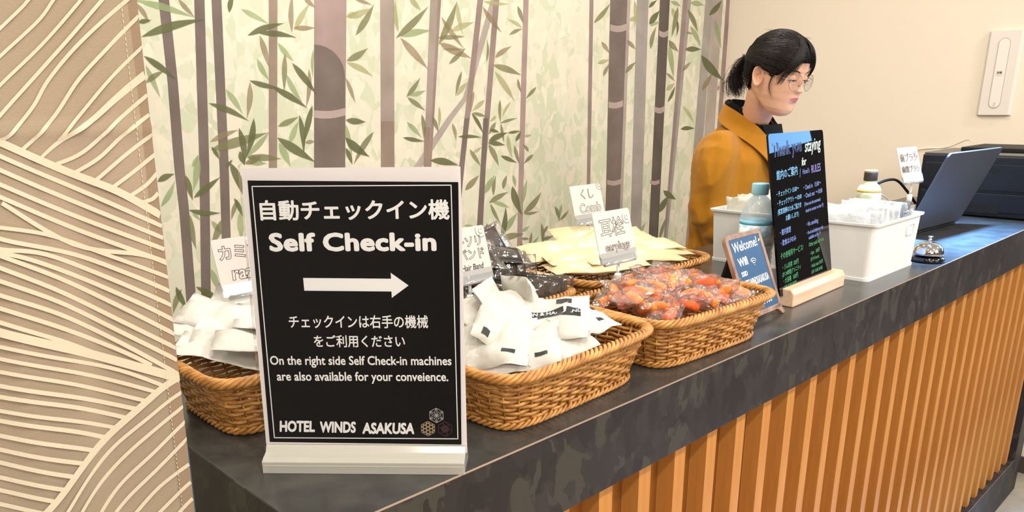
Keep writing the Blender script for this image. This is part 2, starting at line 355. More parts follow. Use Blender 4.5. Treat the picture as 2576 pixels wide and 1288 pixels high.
# leaves: (x1, y1, x2, y2, width, tone) in the pixels of five enlarged crops
LV = {(340,0,3.066): '0,0,460,135,60,g;45,285,535,148,75,k;330,-10,460,135,40,b;0,20,110,180,40,b;20,170,125,155,40,k;65,430,315,610,55,k;80,640,225,545,50,o;80,500,195,755,45,g;725,97,760,-60,45,k;815,68,1030,185,45,g;865,275,1150,178,55,k;950,255,1245,290,50,k;960,270,1040,540,50,b;1100,330,1225,475,45,g;1210,250,1215,-60,45,b;1225,240,1350,20,50,y;1220,215,1390,215,45,b;940,450,1035,620,45,g;1155,410,1150,715,45,o;1210,485,1400,730,55,k;1165,570,1290,790,45,g;1340,530,1315,840,40,b;880,620,1120,680,45,k;1060,670,1330,835,55,k;885,630,860,920,50,b;565,795,880,935,50,k;700,690,830,880,50,g;1375,380,1370,600,25,g;1265,885,1300,1190,45,k;1365,815,1300,1110,50,k;1100,975,1260,900,50,o;1190,1110,1260,930,50,g;580,1155,1030,1020,85,o;800,985,845,1270,55,k;915,910,850,1230,55,k;575,1095,800,1000,50,b;870,1200,1040,1010,50,g;590,1130,650,1230,30,k;860,1215,1130,1225,60,o;1095,1060,1390,1250,75,k;1110,1100,1200,1288,60,g;1310,1100,1390,1090,35,b;870,1250,1020,1260,40,g;440,1288,490,1190,40,g;1630,130,1717,95,45,y;1300,-20,1390,60,40,b;700,1288,750,1230,30,k',
 (860,0,3.066): '35,135,235,60,60,y;105,275,248,30,55,o;100,-5,235,40,30,b;35,470,200,370,60,o;35,480,240,590,50,y;30,600,105,800,35,b;415,295,670,45,60,o;450,280,690,235,60,g;450,290,670,540,60,b;435,250,415,-10,35,y;520,-20,610,80,45,y;745,345,890,5,60,o;740,290,950,280,40,o;890,20,935,270,35,y;840,240,1020,170,55,y;765,130,945,380,40,b;750,330,1000,450,70,b;825,495,955,370,40,o;775,380,960,380,25,b;495,750,605,595,40,o;520,735,650,695,40,g;505,750,645,855,40,o;925,545,875,745,30,o;885,740,975,630,40,y;30,925,185,940,55,k;30,960,80,1200,45,g;25,1060,215,1210,70,k;245,1015,90,1270,50,o;30,1140,80,1270,40,k;500,940,615,1060,40,g;470,1060,640,1090,35,k;615,880,630,1070,35,o;700,900,745,1020,35,o;750,820,745,1000,25,y;680,1235,900,1275,60,k;850,950,880,1085,30,b;1085,50,1235,255,40,b;1180,445,1310,355,45,b;1165,500,1385,580,55,o;1180,550,1335,785,50,y;1390,215,1275,145,30,y;1290,268,1395,220,30,o;1355,45,1400,185,35,o;1500,670,1415,765,30,o;1355,605,1385,720,25,o;1220,765,1225,955,25,o;1300,785,1235,905,25,y;1220,950,1355,910,25,o;1100,770,1000,860,40,y;1005,870,1115,900,30,o;1020,700,995,870,30,b;1115,480,1120,300,20,o;895,1055,1080,1060,30,k;1000,870,1090,1030,30,k;1130,1090,1280,1020,50,k;1125,1100,1260,1120,40,k;1280,1025,1380,1010,25,k;985,1150,1070,1280,35,o;1130,1110,1210,1280,45,o;1190,890,1140,940,25,y;1185,940,1130,1040,35,o;1140,1000,1215,1020,30,k;1225,950,1250,1100,25,o;1280,1040,1315,1220,35,y;1340,1090,1380,1010,30,k;1225,1200,1350,1255,35,k;1475,1190,1400,1265,30,o;1330,1120,1370,1270,30,o;1460,1040,1390,1050,25,y;1440,1170,1395,1110,25,o;1010,1180,1080,1130,30,y;1090,10,1290,30,35,y',
 (1400,0,3.066): '285,180,415,25,40,o;345,320,410,415,35,b;315,490,410,460,35,y;360,590,410,490,30,b;545,310,610,380,35,b;530,565,615,475,35,o;600,0,600,220,30,y;560,160,640,130,40,y;710,60,775,0,30,k;715,190,795,80,50,k;720,200,800,170,30,g;725,380,770,200,35,o;880,10,960,50,35,g;890,60,915,170,35,y;935,50,885,290,40,o;930,150,925,280,20,k;865,310,940,400,45,o;870,330,905,610,45,g;1030,200,1110,360,40,g;1010,70,1090,250,40,o;1030,20,1140,40,45,g;990,380,1115,380,45,k;1000,250,1055,265,20,b;1175,120,1275,0,45,k;1115,425,1290,625,70,k;1220,150,1270,380,40,g;1120,700,1205,560,40,b;955,995,1065,990,35,k;975,820,1060,950,30,y;845,560,915,630,25,b;845,700,915,640,40,y;855,790,915,660,25,k;970,550,1040,475,30,b',
 (360,380,2.8): '100,215,220,160,50,k;125,395,225,205,45,g;300,170,350,350,45,k;385,25,350,290,55,g;355,330,545,180,50,k;610,80,700,310,60,k;510,-20,540,50,40,g;320,415,550,435,40,k;330,450,375,695,50,o;345,420,405,490,30,g;555,480,480,670,55,o;480,490,555,590,40,g;640,330,705,470,35,k;665,340,620,490,35,o;680,430,695,640,50,g;480,830,550,1000,50,g;370,955,565,1065,45,k;635,1020,755,1135,50,o;230,955,310,1110,45,k;270,970,210,1150,45,o;290,1050,280,1250,45,g;380,1080,415,1180,40,o;715,90,840,30,50,o;680,0,715,100,45,k;730,30,840,80,50,g',
 (1140,440,3.066): '90,120,200,0,50,o;240,145,320,0,50,g;310,160,330,0,30,o;385,110,415,0,35,o;275,215,425,130,45,o;300,205,440,255,35,g;285,220,365,380,30,o;365,500,405,240,45,k;385,450,495,290,50,g;455,85,530,310,60,k;540,300,680,130,50,o;545,300,660,280,25,o;535,220,570,30,35,g;460,0,480,100,30,g;365,495,545,455,55,o;530,440,590,395,30,g;680,370,690,560,30,o;680,500,775,470,30,o;730,390,690,470,25,o;520,530,580,600,30,k;605,440,585,570,25,o;590,570,660,470,30,g;525,490,590,490,25,o;785,240,820,360,30,o;835,230,820,340,25,g;820,350,890,270,25,o;590,590,700,560,40,k;690,580,820,520,35,k;1430,470,1480,370,30,g;1590,290,1660,160,50,k;1620,120,1717,190,50,k;1590,500,1640,330,30,o;85,390,155,390,25,g;260,480,320,430,35,g;265,560,320,555,30,o;255,440,260,370,20,k'}
tone = dict(g=ink('ink_leaf_green', '#a4b585', .62), k=ink('ink_leaf_dark', '#6f7350', .78), o=ink('ink_leaf_olive', '#8c8a63', .66),
            b=ink('ink_leaf_brown', '#a18f72', .6), y=ink('ink_leaf_yellow', '#b9b887', .58))
lc = 0
for (ox, oy, s), txt in LV.items():
    for row in txt.split(';'):
        q = row.split(','); x1, y1, x2, y2, w = [float(k) for k in q[:5]]; c = q[5]; lc += 1
        x1, y1, x2, y2, w = x1/s+ox, y1/s+oy, x2/s+ox, y2/s+oy, w/s
        off = .0006+.0000018*(lc % 60)+{'g': 0, 'y': 0, 'b': .00012, 'o': .00024, 'k': .00036}[c]
        dx, dy = x2-x1, y2-y1; ln = math.hypot(dx, dy); nx, ny = -dy/ln, dx/ln; bow = rnd.uniform(-.05, .05)*ln
        up, dn = [], []; w *= .92
        for k in range(9):
            t = k/8; hw = .5*w*math.sin(PI*t**.8)**1.15 if 0 < k < 8 else 0
            bx = x1+dx*t+nx*bow*math.sin(PI*t); by = y1+dy*t+ny*bow*math.sin(PI*t)
            up.append((bx+nx*hw, by+ny*hw)); dn.append((bx-nx*hw, by-ny*hw))
        poly = up+dn[1:-1][::-1]; vs = [wp(x, y, off) for x, y in poly]
        part('bamboo_leaf', MB().add(vs, [tuple(range(len(vs)))]), tone[c], wall_back)

# ------------------------------------------------------------------ noren curtain, hung from a rail at the left
YC = .72
ZFOLD = at(200, 330, 1, YC).z     # ironed crease across the cloth
def cshape(x, z): return .004*math.sin(x*34+.6)+.0025*math.sin(x*71+z*1.5)-.0022*math.exp(-((z-ZFOLD)/.004)**2)
cx_edge = lambda z: .2515+.0155*(z-1.096)/.467
m_cloth = bump(mat('curtain_cloth', '#9a8973', .9, spec=.1, sheen=.2), 900, .5, .0006, detail=1, stretch=(1, 1, 1.6))
mottle(m_cloth, 3, [(.3, '#948571'), (.5, '#9a8973'), (.7, '#a38e7c')])
m_hem = bump(mat('curtain_hem', '#907b66', .9, spec=.1), 900, .5, .0006, detail=1)
m_cline = bump(mat('curtain_line', '#cabea6', .9, spec=.1), 900, .4, .0006, detail=1)
curt = thing('noren_curtain', 'beige split curtain printed with cream wave lines, hanging left of the counter', 'curtain', (-.1, YC, 2.3))
O = Vector((-.1, YC, 2.3))
def csheet(x0f, x1f, z0, z1, off, nx=26, nz=260):
    P = []
    for i in range(nz+1):
        z = z0+(z1-z0)*i/nz; x0, x1 = x0f(z), x1f(z); P.append([Vector((x0+(x1-x0)*k/nx, YC+cshape(x0+(x1-x0)*k/nx, z)+off, z))-O for k in range(nx+1)])
    return P
body = MB(); body.grid(csheet(lambda z: -.55, cx_edge, .75, 2.29, 0)); body.grid(csheet(lambda z: -.55, cx_edge, .75, 2.29, .0012), flip=True)
part('cloth_panel', body, m_cloth, curt)
hem = MB(); hem.grid(csheet(lambda z: cx_edge(z)-.0115, lambda z: cx_edge(z)+.0004, .75, 2.29, -.0010, 4)); hem.grid(csheet(lambda z: cx_edge(z)-.0115, lambda z: cx_edge(z)+.0004, .75, 2.29, .0022, 4), flip=True)
part('side_hem', hem, m_hem, curt)
part('blue_lining', MB().grid(csheet(lambda z: -.5, lambda z: cx_edge(z)+.0035*max(0, min(1, (1.19-z)/.04)), .75, 1.19, .0045, 20)), mat('lining_blue', '#2c4a63', .8), curt, label='dark blue lining showing at the lower edge')
st = MB()
for k in range(300):
    z = .95+k*.0045; x = cx_edge(z)-.0118; y = YC+cshape(x, z)-.0016
    st.box((x-.0003-O.x, y-.0003-O.y, z-O.z), (x+.0003-O.x, y+.0003-O.y, z+.0026-O.z))
so = part('hem_stitching', st, m_cline, curt); so['kind'] = 'stuff'
A = (0, 0, 2.012); B = (0, 640, 1.988)
CL = [(A,8,'-150,290,0,145,110,40,145,0,260,-130'),(A,8,'-150,420,0,285,190,110,270,0,370,-140'),(A,8,'-150,580,0,430,200,240,410,0,540,-150'),(A,9,'-150,740,0,580,150,420,300,250,520,0,650,-140'),
 (A,9,'0,710,60,670,170,540,250,400,400,220,645,0,700,-40'),(A,9,'110,760,200,680,290,570,400,400,550,240,702,80'),(A,8,'300,712,430,550,560,400,722,235'),
 (A,-8,'210,800,300,720,450,620,600,490,737,375'),(A,9,'280,835,420,770,600,610,747,480'),(A,9,'370,880,500,800,620,690,757,580'),(A,9,'470,925,620,800,773,680'),
 (A,9,'555,960,680,870,787,780'),(A,9,'650,1000,740,940,797,875'),(A,9,'700,1030,770,1010,803,975'),(A,17,'-150,655,0,722,350,872,600,970,817,1090'),
 (A,10,'-150,720,0,792,400,960,823,1145'),(A,10,'-150,790,0,862,400,1030,830,1205'),(A,10,'-150,870,0,935,400,1100,835,1262'),
 (A,10,'-150,935,0,998,400,1165,838,1325'),
 (B,10,'0,-260,370,-50,700,0,838,45'),(B,9,'-100,-150,230,-100,530,0,845,115'),(B,10,'-150,-150,0,-80,370,0,650,100,852,185'),(B,10,'-150,-60,0,-30,230,0,550,120,862,255'),
 (B,10,'-150,-35,100,10,400,115,700,245,872,330'),(B,10,'-150,-50,0,5,300,120,600,260,878,400'),(B,10,'-150,10,0,65,300,185,600,330,884,470'),(B,10,'-150,80,0,130,300,240,600,385,890,530'),
 (B,10,'-150,155,0,200,300,300,600,440,895,600'),(B,10,'-150,225,0,265,300,365,600,480,760,555'),(B,10,'-150,290,0,335,300,430,500,505'),(B,20,'-150,345,0,385,300,462,500,512,700,565,902,622'),
 (B,9,'-150,430,0,455,300,520,600,580,825,660'),(B,9,'-150,490,0,515,300,575,600,640,785,690'),(B,9,'-150,560,0,580,300,635,740,735'),(B,10,'-150,630,0,650,300,700,690,775'),
 (B,10,'-150,690,0,705,300,750,640,820'),(B,9,'-150,760,0,775,300,820,580,870'),(B,10,'-150,810,0,825,300,870,535,920'),(B,10,'-150,880,0,900,300,950,480,985'),(B,10,'-150,945,0,970,420,1045'),
 (B,10,'-150,1010,0,1035,360,1105'),(B,10,'-150,1085,0,1110,310,1165'),(B,10,'-150,1155,0,1175,255,1220'),(B,10,'-150,1225,0,1245,210,1282'),
 (B,15,'100,1420,200,1300,300,1190,500,960,640,820,800,680,907,611'),(B,8,'250,1400,320,1288,450,1110,600,940,800,770,912,690'),(B,8,'330,1400,400,1288,520,1130,700,940,922,760'),
 (B,8,'440,1400,510,1288,620,1140,780,980,933,835'),(B,8,'510,1400,590,1288,700,1160,943,920'),(B,8,'610,1400,690,1288,800,1160,950,1050'),(B,8,'710,1390,800,1288,900,1190,957,1140'),(B,8,'810,1400,900,1288,966,1222')]
def smooth_line(p, sub=6):
    out = []
    for i in range(len(p)-1):
        a = p[max(i-1, 0)]; b = p[i]; c = p[i+1]; d = p[min(i+2, len(p)-1)]
        for k in range(sub):
            t = k/sub; out.append(.5*((2*b)+(c-a)*t+(2*a-5*b+4*c-d)*t*t+(3*b-a-3*c+d)*t**3))
    out.append(p[-1]); return out
for ci, ((ox, oy, s), w, txt) in enumerate(CL):
    q = [float(k) for k in txt.split(',')]; pts = [Vector((q[i]/s+ox, q[i+1]/s+oy)) for i in range(0, len(q), 2)]
    pts = smooth_line(pts); vs = []; fs = []; off = -.0016-.00002*(ci % 7); grow = w < 0; w = abs(w); n = len(pts)
    for i, p in enumerate(pts):
        t = (pts[min(i+1, n-1)]-pts[max(i-1, 0)]).normalized(); nrm = Vector((-t.y, t.x)); ww = w/2*(1.03 if not grow else .9+1.5*i/n)
        for sgn in (1, -1):
            a = at(*(p+nrm*ww*sgn*1.08), 1, YC); x = min(a.x, cx_edge(a.z)+.0004); vs.append(Vector((x, YC+cshape(x, a.z)+off, a.z))-O)
        if i: fs.append((2*i-2, 2*i-1, 2*i+1, 2*i))
    part('printed_line', MB().add(vs, fs, True), m_cline, curt)
rl = MB().tube([(-.6-O.x, 0, 0), (.40-O.x, 0, 0)], .012, 12)
part('rail', rl, mat('rail_black', '#1d1a19', .4), curt)
for k in (-.5, .35): part('rail_bracket', MB().box((k-.006-O.x, -.006, .005), (k+.006-O.x, .006, ZC-2.3)), mat('rail_black', '#1d1a19'), curt)

# ------------------------------------------------------------------ counter
X0, X1, YFr, YBk, ZT = .300, 3.32, .570, 1.12, 1.100
FB = .988
m_top = mat('counter_top_stone', '#3b3b39', .24, spec=.55)
mottle(m_top, 22, [(.35, '#343432'), (.5, '#3b3b39'), (.65, '#42413d')], detail=4)
m_fas = mat('fascia_laminate', '#3a3532', .48, spec=.35)
camo(m_fas, 24, ['#231e1c', '#2b2523', '#322c29', '#292322', '#36302c', '#2e2826', '#3f3a33'], stretch=(1, 1, .62), warp=.55)
m_trim = mat('edge_trim', '#a28c7b', .35)
def wood(name, base, dark, light):
    m = mat(name, base, .5, spec=.3)
    mottle(m, 6, [(.3, dark), (.5, base), (.7, light)], stretch=(9, 9, .7), detail=5)
    return m
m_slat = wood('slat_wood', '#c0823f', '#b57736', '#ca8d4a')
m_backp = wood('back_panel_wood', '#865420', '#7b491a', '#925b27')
ctr = thing('reception_counter', 'long dark reception counter fronted with vertical wooden slats', 'counter', (X0, YFr, 0))
OC = Vector((X0, YFr, 0))
def cpart(name, a, b, mt, bev=0, label=None):
    return part(name, MB().box(Vector(a)-OC, Vector(b)-OC), mt, ctr, bev=bev, label=label)
cpart('countertop', (X0+.001, YFr+.0015, ZT-.03), (X1-.001, YBk, ZT), m_top, .0008)
cpart('fascia_panel', (X0, YFr, FB), (X1, YFr+.02, ZT-.0006), m_fas, .0006, label='mottled dark fascia board')
cpart('edge_trim', (X0, YFr-.0005, ZT-.0013), (X1, YFr+.0009, ZT+.0002), m_trim)
cpart('side_panel', (X0-.0004, YFr+.001, 0), (X0+.02, YBk, ZT-.0005), m_fas, .0006)
cpart('side_panel', (3.215, YFr+.0005, 0), (X1, YBk, FB), m_fas, .0006)
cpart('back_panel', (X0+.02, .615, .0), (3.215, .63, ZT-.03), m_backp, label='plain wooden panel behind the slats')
cpart('plinth', (X0+.02, YFr+.0005, 0), (3.215, .6149, .161), m_fas, .0006)
cpart('plinth_trim', (X0+.02, YFr-.0003, .1592), (3.215, YFr+.0015, .1613), mat('plinth_trim', '#6b625b', .4))
cpart('inner_shelf', (X0+.02, .63, .70), (3.215, YBk-.03, .72), m_fas)
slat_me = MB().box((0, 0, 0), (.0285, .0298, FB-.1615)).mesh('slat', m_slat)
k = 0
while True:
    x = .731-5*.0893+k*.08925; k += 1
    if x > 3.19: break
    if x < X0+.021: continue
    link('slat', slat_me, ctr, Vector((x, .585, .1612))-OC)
# ------------------------------------------------------------------ wicker baskets
m_wick = mottle(bump(mat('wicker', '#b4752f', .38, spec=.5, coat=.15), 300, .3, .0005), 60, [(.3, '#95602a'), (.5, '#b17b39'), (.7, '#ca9450')], detail=2)
m_wickd = mat('wicker_inner', '#8a5728', .5)
def sup(a, b, t, n=6):
    c, s = math.cos(t), math.sin(t)
    return Vector((a*math.copysign(abs(c)**(2/n), c), b*math.copysign(abs(s)**(2/n), s), 0))
def even(a, b, N, n=6):
    """N evenly spaced points round a superellipse"""
    P = [sup(a, b, 2*PI*k/1200, n) for k in range(1200)]; L = [0]
    for i in range(1200): L.append(L[-1]+(P[(i+1) % 1200]-P[i]).length)
    out = []; j = 0
    for k in range(N):
        d = L[-1]*k/N
        while L[j+1] < d: j += 1
        out.append(P[j].lerp(P[(j+1) % 1200], (d-L[j])/(L[j+1]-L[j])))
    return out
def basket_meshes(a, b, a2, b2, h, rows=10, stakes=46):
    M = {}
    def loop(f, N):   # f = 0 bottom, 1 top
        p = even(a2+(a-a2)*f, b2+(b-b2)*f, N)
        return p
    wall = MB()
    for r in range(rows):
        f = (r+.9)/(rows+.6); z = .006+(h-.014)*f; N = stakes*4; P = loop(f**1.15, N)
        pts = []
        for k, p in enumerate(P):
            nrm = Vector((p.x/a**2, p.y/b**2, 0)).normalized()
            o = math.cos(2*PI*k/8*1.0+(PI if r % 2 else 0)) if True else 0
            pts.append(p+nrm*.0019*o+Vector((0, 0, z+.0007*math.sin(2*PI*k/8))))
        wall.tube(pts, .0026, 6, closed=True)
    M['woven_wall'] = wall.mesh('woven_wall', m_wick)
    stk = MB(); T = loop(1, stakes*1); Bt = loop(0, stakes*1)
    for p, q in zip(T, Bt):
        stk.tube([q+Vector((0, 0, .003)), q.lerp(p, .5)+Vector((0, 0, h*.48)), p+Vector((0, 0, h-.004))], .0016, 5)
    M['upright_canes'] = stk.mesh('upright_canes', m_wick)
    rim = MB(); N = 400; P = even(a+.003, b+.003, N); turns = 21
    for s in range(5):
        pts = []
        for k, p in enumerate(P):
            nrm = Vector((p.x/a**2, p.y/b**2, 0)).normalized(); w = 2*PI*(k/N*turns+s/5)
            pts.append(p+nrm*.0064*math.cos(w)+Vector((0, 0, h-.003+.0042*math.sin(w))))
        rim.tube(pts, .0027, 6, closed=True)
    M['braided_rim'] = rim.mesh('braided_rim', m_wick)
    ft = MB(); N = 320; P = even(a2+.002, b2+.002, N); turns = 27
    for s in range(3):
        pts = []
        for k, p in enumerate(P):
            nrm = Vector((p.x/a2**2, p.y/b2**2, 0)).normalized(); w = 2*PI*(k/N*turns+s/3)
            pts.append(p+nrm*.0032*math.cos(w)+Vector((0, 0, .0054+.0030*math.sin(w))))
        ft.tube(pts, .0024, 5, closed=True)
    M['braided_foot'] = ft.mesh('braided_foot', m_wick)
    bs = MB(); pl = even(a2, b2, 48); n = 48
    bs.add([(p.x, p.y, .004) for p in pl]+[(p.x, p.y, .0065) for p in pl], [tuple(range(n))[::-1], tuple(range(n, 2*n))]+[(i, (i+1) % n, (i+1) % n+n, i+n) for i in range(n)])
    for k in range(-8, 9):
        x = a2*k/9; yb = b2*(1-abs(k/9)**3.6)**(1/3.6)*.97
        bs.tube([(x, -yb, .0075), (x, yb, .0075)], .0022, 5)
    M['woven_base'] = bs.mesh('woven_base', m_wickd)
    return M
BM = basket_meshes(.150, .101, .130, .081, .078)
BM5 = basket_meshes(.182, .120, .160, .098, .080, rows=10, stakes=54)
def basket(loc, rz, label, meshes, rx=0):
    t = thing('wicker_basket', label, 'basket', loc, (0, 0, rz), 'wicker amenity baskets')
    for nme, me in meshes.items():
        o = link(nme, me, t)
        if nme in ('woven_wall', 'upright_canes'): o['kind'] = 'stuff'
    return t
B0 = (Vector((.480, .908, ZT)), math.radians(-.3))
B1 = (Vector((.712, .692, ZT)), math.radians(2.5))
B2 = (Vector((1.030, .684, ZT)), math.radians(-2.7))
B4 = (Vector((.806, .920, ZT)), math.radians(-1))
B5 = (Vector((1.180, .930, ZT)), math.radians(0))
basket(*B0, 'honey wicker basket of white razor sachets beside the curtain', BM)
basket(*B1, 'honey wicker basket of white cotton pouches right of the black sign', BM)
basket(*B2, 'honey wicker basket filled with orange earplug packets', BM)
basket(*B4, 'wicker basket of dark hair band packets, behind the cotton pouches', BM)
basket(*B5, 'larger wicker basket of cream comb packets at the back', BM5)

# ------------------------------------------------------------------ pouches and packets
def pouch_mesh(name, w, h, t, mt, seed, amp=.003, freq=30, nx=14, ny=10, bend=0, curl=0, seal=.0):
    """crumpled flat bag in the XY plane, puffed by t"""
    top = []; bot = []
    for j in range(ny+1):
        v = j/ny*2-1; rt = []; rb = []
        for i in range(nx+1):
            u = i/nx*2-1
            p = max(0, (1-abs(u)**2.6))*max(0, (1-abs(v)**2.6)); th = t/2*p**.6+.0002
            q = Vector((u*w/2, v*h/2, 0)); s = noise.noise(q*freq+Vector((seed*3.1, seed*1.7, 0)))
            s2 = noise.noise(q*freq*2.4+Vector((seed, 5, 2)))
            cr = abs(s2)*2-.5
            zb = bend*(u*u)+curl*(v*v)*(1 if seed % 2 else -1)+amp*s*1.4
            ex = 1-.04*abs(s)
            rt.append(Vector((q.x*ex, q.y*ex, zb+th+amp*.55*cr*(p**.3)))); rb.append(Vector((q.x*ex, q.y*ex, zb-th-amp*.3*cr)))
        top.append(rt); bot.append(rb)
    mb = MB(); mb.grid(top); mb.grid(bot, flip=True)
    nc = nx+1; N = (nx+1)*(ny+1)
    edge = [(0, j) for j in range(nx+1)]+[(i, nx) for i in range(1, ny+1)]+[(ny, j) for j in range(nx-1, -1, -1)]+[(i, 0) for i in range(ny-1, 0, -1)]
    fs = []
    for k in range(len(edge)):
        a = edge[k][0]*nc+edge[k][1]; b = edge[(k+1) % len(edge)]; b = b[0]*nc+b[1]; fs.append((a, b, b+N, a+N)[::-1])
    mb.f += fs; mb.sm += [True]*len(fs)
    me = mb.mesh(name, mt); return me, top
def on_sheet(top, u, v, off=.0006):
    """point of a pouch's upper sheet at u, v in 0..1"""
    ny = len(top)-1; nx = len(top[0])-1; x = min(u*nx, nx-1e-4); y = min(v*ny, ny-1e-4); i, j = int(y), int(x); fx, fy = x-j, y-i
    p = top[i][j]*(1-fx)*(1-fy)+top[i][j+1]*fx*(1-fy)+top[i+1][j]*(1-fx)*fy+top[i+1][j+1]*fx*fy
    return p+Vector((0, 0, off))
def patch(top, u0, v0, u1, v1, wd, mt, parent, name='printed_band', n=12):
    vs = []; fs = []; d = Vector((u1-u0, v1-v0)).normalized(); nr = Vector((-d.y, d.x))
    for k in range(n+1):
        u = u0+(u1-u0)*k/n; v = v0+(v1-v0)*k/n
        for s in (-1, 0, 1): vs.append(on_sheet(top, min(max(u+nr.x*wd*s, 0), 1), min(max(v+nr.y*wd*s, 0), 1)))
        if k:
            for q in (0, 1): fs.append((3*k-3+q, 3*k-2+q, 3*k+1+q, 3*k+q))
    return part(name, MB().add(vs, fs, True), mt, parent)
def bloc(Bk, x, y, z):  # local basket coordinates -> world
    c, r = Bk; return c+Matrix.Rotation(r, 3, 'Z') @ Vector((x, y, z))

# razor sachets (white paper), fanned and leaning to the upper left
m_sachet = bump(mat('white_sachet', '#cbc8c0', .55, sub=0), 40, .6, .005)
m_blk = mat('black_print', '#1c1d1f', .5)
rz = [(-.075,.045,.088,.15,-58,20),(-.045,.055,.100,.165,-48,26),(.0,.065,.104,.16,-38,28),(.045,.055,.098,.16,-34,20),(-.085,.0,.075,.15,-42,8),(-.04,.02,.085,.165,-36,14),(.015,.025,.090,.16,-30,16),(.06,.0,.084,.15,-26,10),(-.045,-.030,.086,.15,-30,4),(.03,-.028,.088,.16,-20,6)]
rzl = ['rearmost beside the curtain', 'tallest standing corner, second from the rear', 'corner pointing up left of the sign', 'mostly behind the sign at the rear', 'low against the curtain edge', 'middle of the pile, creased', 'middle of the pile, partly behind the sign', 'behind the sign at the right end', 'lowest at the front left', 'lowest at the front, beside the sign']
for i, (x, y, z, L, az, tilt) in enumerate(rz):
    me, top = pouch_mesh('sachet', L, .062, .007, m_sachet, i+1, amp=.0045, freq=26, curl=.004)
    o = link('razor_sachet', me); o.location = bloc(B0, x, y, z)
    o.rotation_euler = Euler((math.radians(tilt), math.radians(18-i), math.radians(az)), 'XYZ')
    tag(o, 'white razor sachet in the left basket, '+rzl[i], 'sachet', 'white razor sachets in the left basket')

# cotton pouches
m_cot = film('cotton_pouch_film', base=.04, rough=.16, haze='#cdcac1', hz=.84, bumpy=42, fr=.5)
ct = [(-.085,.040,.085,-70,24,10,0),(-.088,-.005,.088,-60,26,-10,1),(-.03,.055,.096,20,38,8,0),(.01,.03,.110,-18,16,12,1),(.055,.02,.100,-30,8,14,0),(-.045,.0,.104,35,24,-18,1),(.0,-.025,.104,-52,24,-8,2),(.045,-.028,.096,8,12,8,1),(.078,-.004,.092,-12,4,10,0),(-.070,-.035,.082,-50,20,-14,1),(-.025,-.045,.088,-10,20,-4,0),(.038,.050,.104,66,74,10,0),(-.012,.058,.104,35,66,4,0)]
ctl = ['left end of its basket beside the sign', 'leaning on the sign edge with a small black mark', 'rear, crumpled under two upright corners', 'big and smooth at the top of the heap', 'broad with folded edge, upper right of the heap', 'with black corner print, centre of the heap', 'with a long black band of white lettering', 'lower right, flat with a dark edge', 'rightmost, tucked against the basket rim', 'lowest at the front left', 'at the front rim, puffed', 'standing upright at the back, corner poking up', 'second standing pouch at the back, nearer the sign']
for i, (x, y, z, az, tx, ty, mk) in enumerate(ct):
    me, top = pouch_mesh('pouch', .115, .088, .022, m_cot, i+21, amp=.0065, freq=24, nx=18, ny=14)
    o = link('cotton_pouch', me); o.location = bloc(B1, x, y, z)
    o.rotation_euler = Euler((math.radians(tx), math.radians(ty), math.radians(az)), 'XYZ')
    tag(o, 'white cotton pouch, '+ctl[i], 'pouch', 'white cotton pouches')
    if mk == 2:
        patch(top, .12, .50, .90, .50, .075, m_blk, o)
        q = on_sheet(top, .5, .5, .0035)
        text('COTTON & HAIR BAND', .0090, mat('white_ink', '#f2efe6', .6), o, frame_m(q, (1, 0, 0), (0, 1, 0)), bold=.0001)
        patch(top, .62, .80, .80, .80, .07, m_blk, o)
    elif mk == 1:
        patch(top, .05, .80, .12, .80, .06, m_blk, o); patch(top, .72, .2, .86, .2, .035, m_blk, o)
    else: patch(top, .80, .55, .88, .60, .05, m_blk, o)

# earplug packets: clear crumpled bags, two orange foam plugs each
m_film = film('clear_film', base=.09, rough=.12, haze='#fff0ea', hz=.02, bumpy=190, fr=.5)
m_foam = mat('orange_foam', '#ff8c14', .6, sub=.1)
m_foamr = mat('orange_red_foam', '#fb6a24', .6)
plug = MB().lathe([(0, -.0125), (.0052, -.0125), (.0062, -.0115), (.0060, -.004), (.0055, .004), (.0048, .009), (.0030, .0118), (0, .0127)], 14).mesh('earplug', m_foam)
plug2 = MB().lathe([(0, -.0125), (.0052, -.0125), (.0062, -.0115), (.0060, -.004), (.0055, .004), (.0048, .009), (.0030, .0118), (0, .0127)], 14).mesh('earplug', m_foamr)
bags = [pouch_mesh('bag', .070, .052, .022, m_film, 40+i, amp=.007, freq=42, nx=16, ny=12)[0] for i in range(6)]
ep = []
r2 = random.Random(11)
for row, (yy, n, z0) in enumerate([(-.056, 6, .083), (-.028, 6, .092), (.002, 7, .099), (.032, 6, .099), (.058, 6, .092)]):
    for k in range(n):
        x = -.108+.216*(k+.5)/n+r2.uniform(-.006, .006); ep.append((x, yy+r2.uniform(-.006, .006), z0+r2.uniform(-.004, .008)-.02*(x/.12)**2, row, k, n))
rown = ['front row along the rim', 'second row from the front', 'middle row', 'fourth row', 'back row'] 
posn = ['first from the left', 'second from the left', 'third from the left', 'fourth from the left', 'fifth from the left', 'sixth from the left', 'at the right end']
for i, (x, y, z, row, k, n) in enumerate(ep):
    t = thing('earplug_packet', 'clear packet of two orange earplugs, '+(rown[row]+', '+posn[k] if row < 9 else 'buried in the middle of its basket'), 'packet', bloc(B2, x, y, z),
              (r2.uniform(-.5, .5), r2.uniform(-.5, .5), r2.uniform(0, 2*PI)), 'orange earplug packets')
    link('bag', bags[i % 6], t)
    for s in (-1, 1):
        pl_ = link('earplug', (plug, plug2)[r2.random() < .3], t, (r2.uniform(-.006, .006)+s*.010, s*.008, r2.uniform(-.002, .002)), (PI/2+r2.uniform(-.3, .3), r2.uniform(-.4, .4), r2.uniform(0, 3))); pl_.scale = (1.25, 1.25, 1.3)

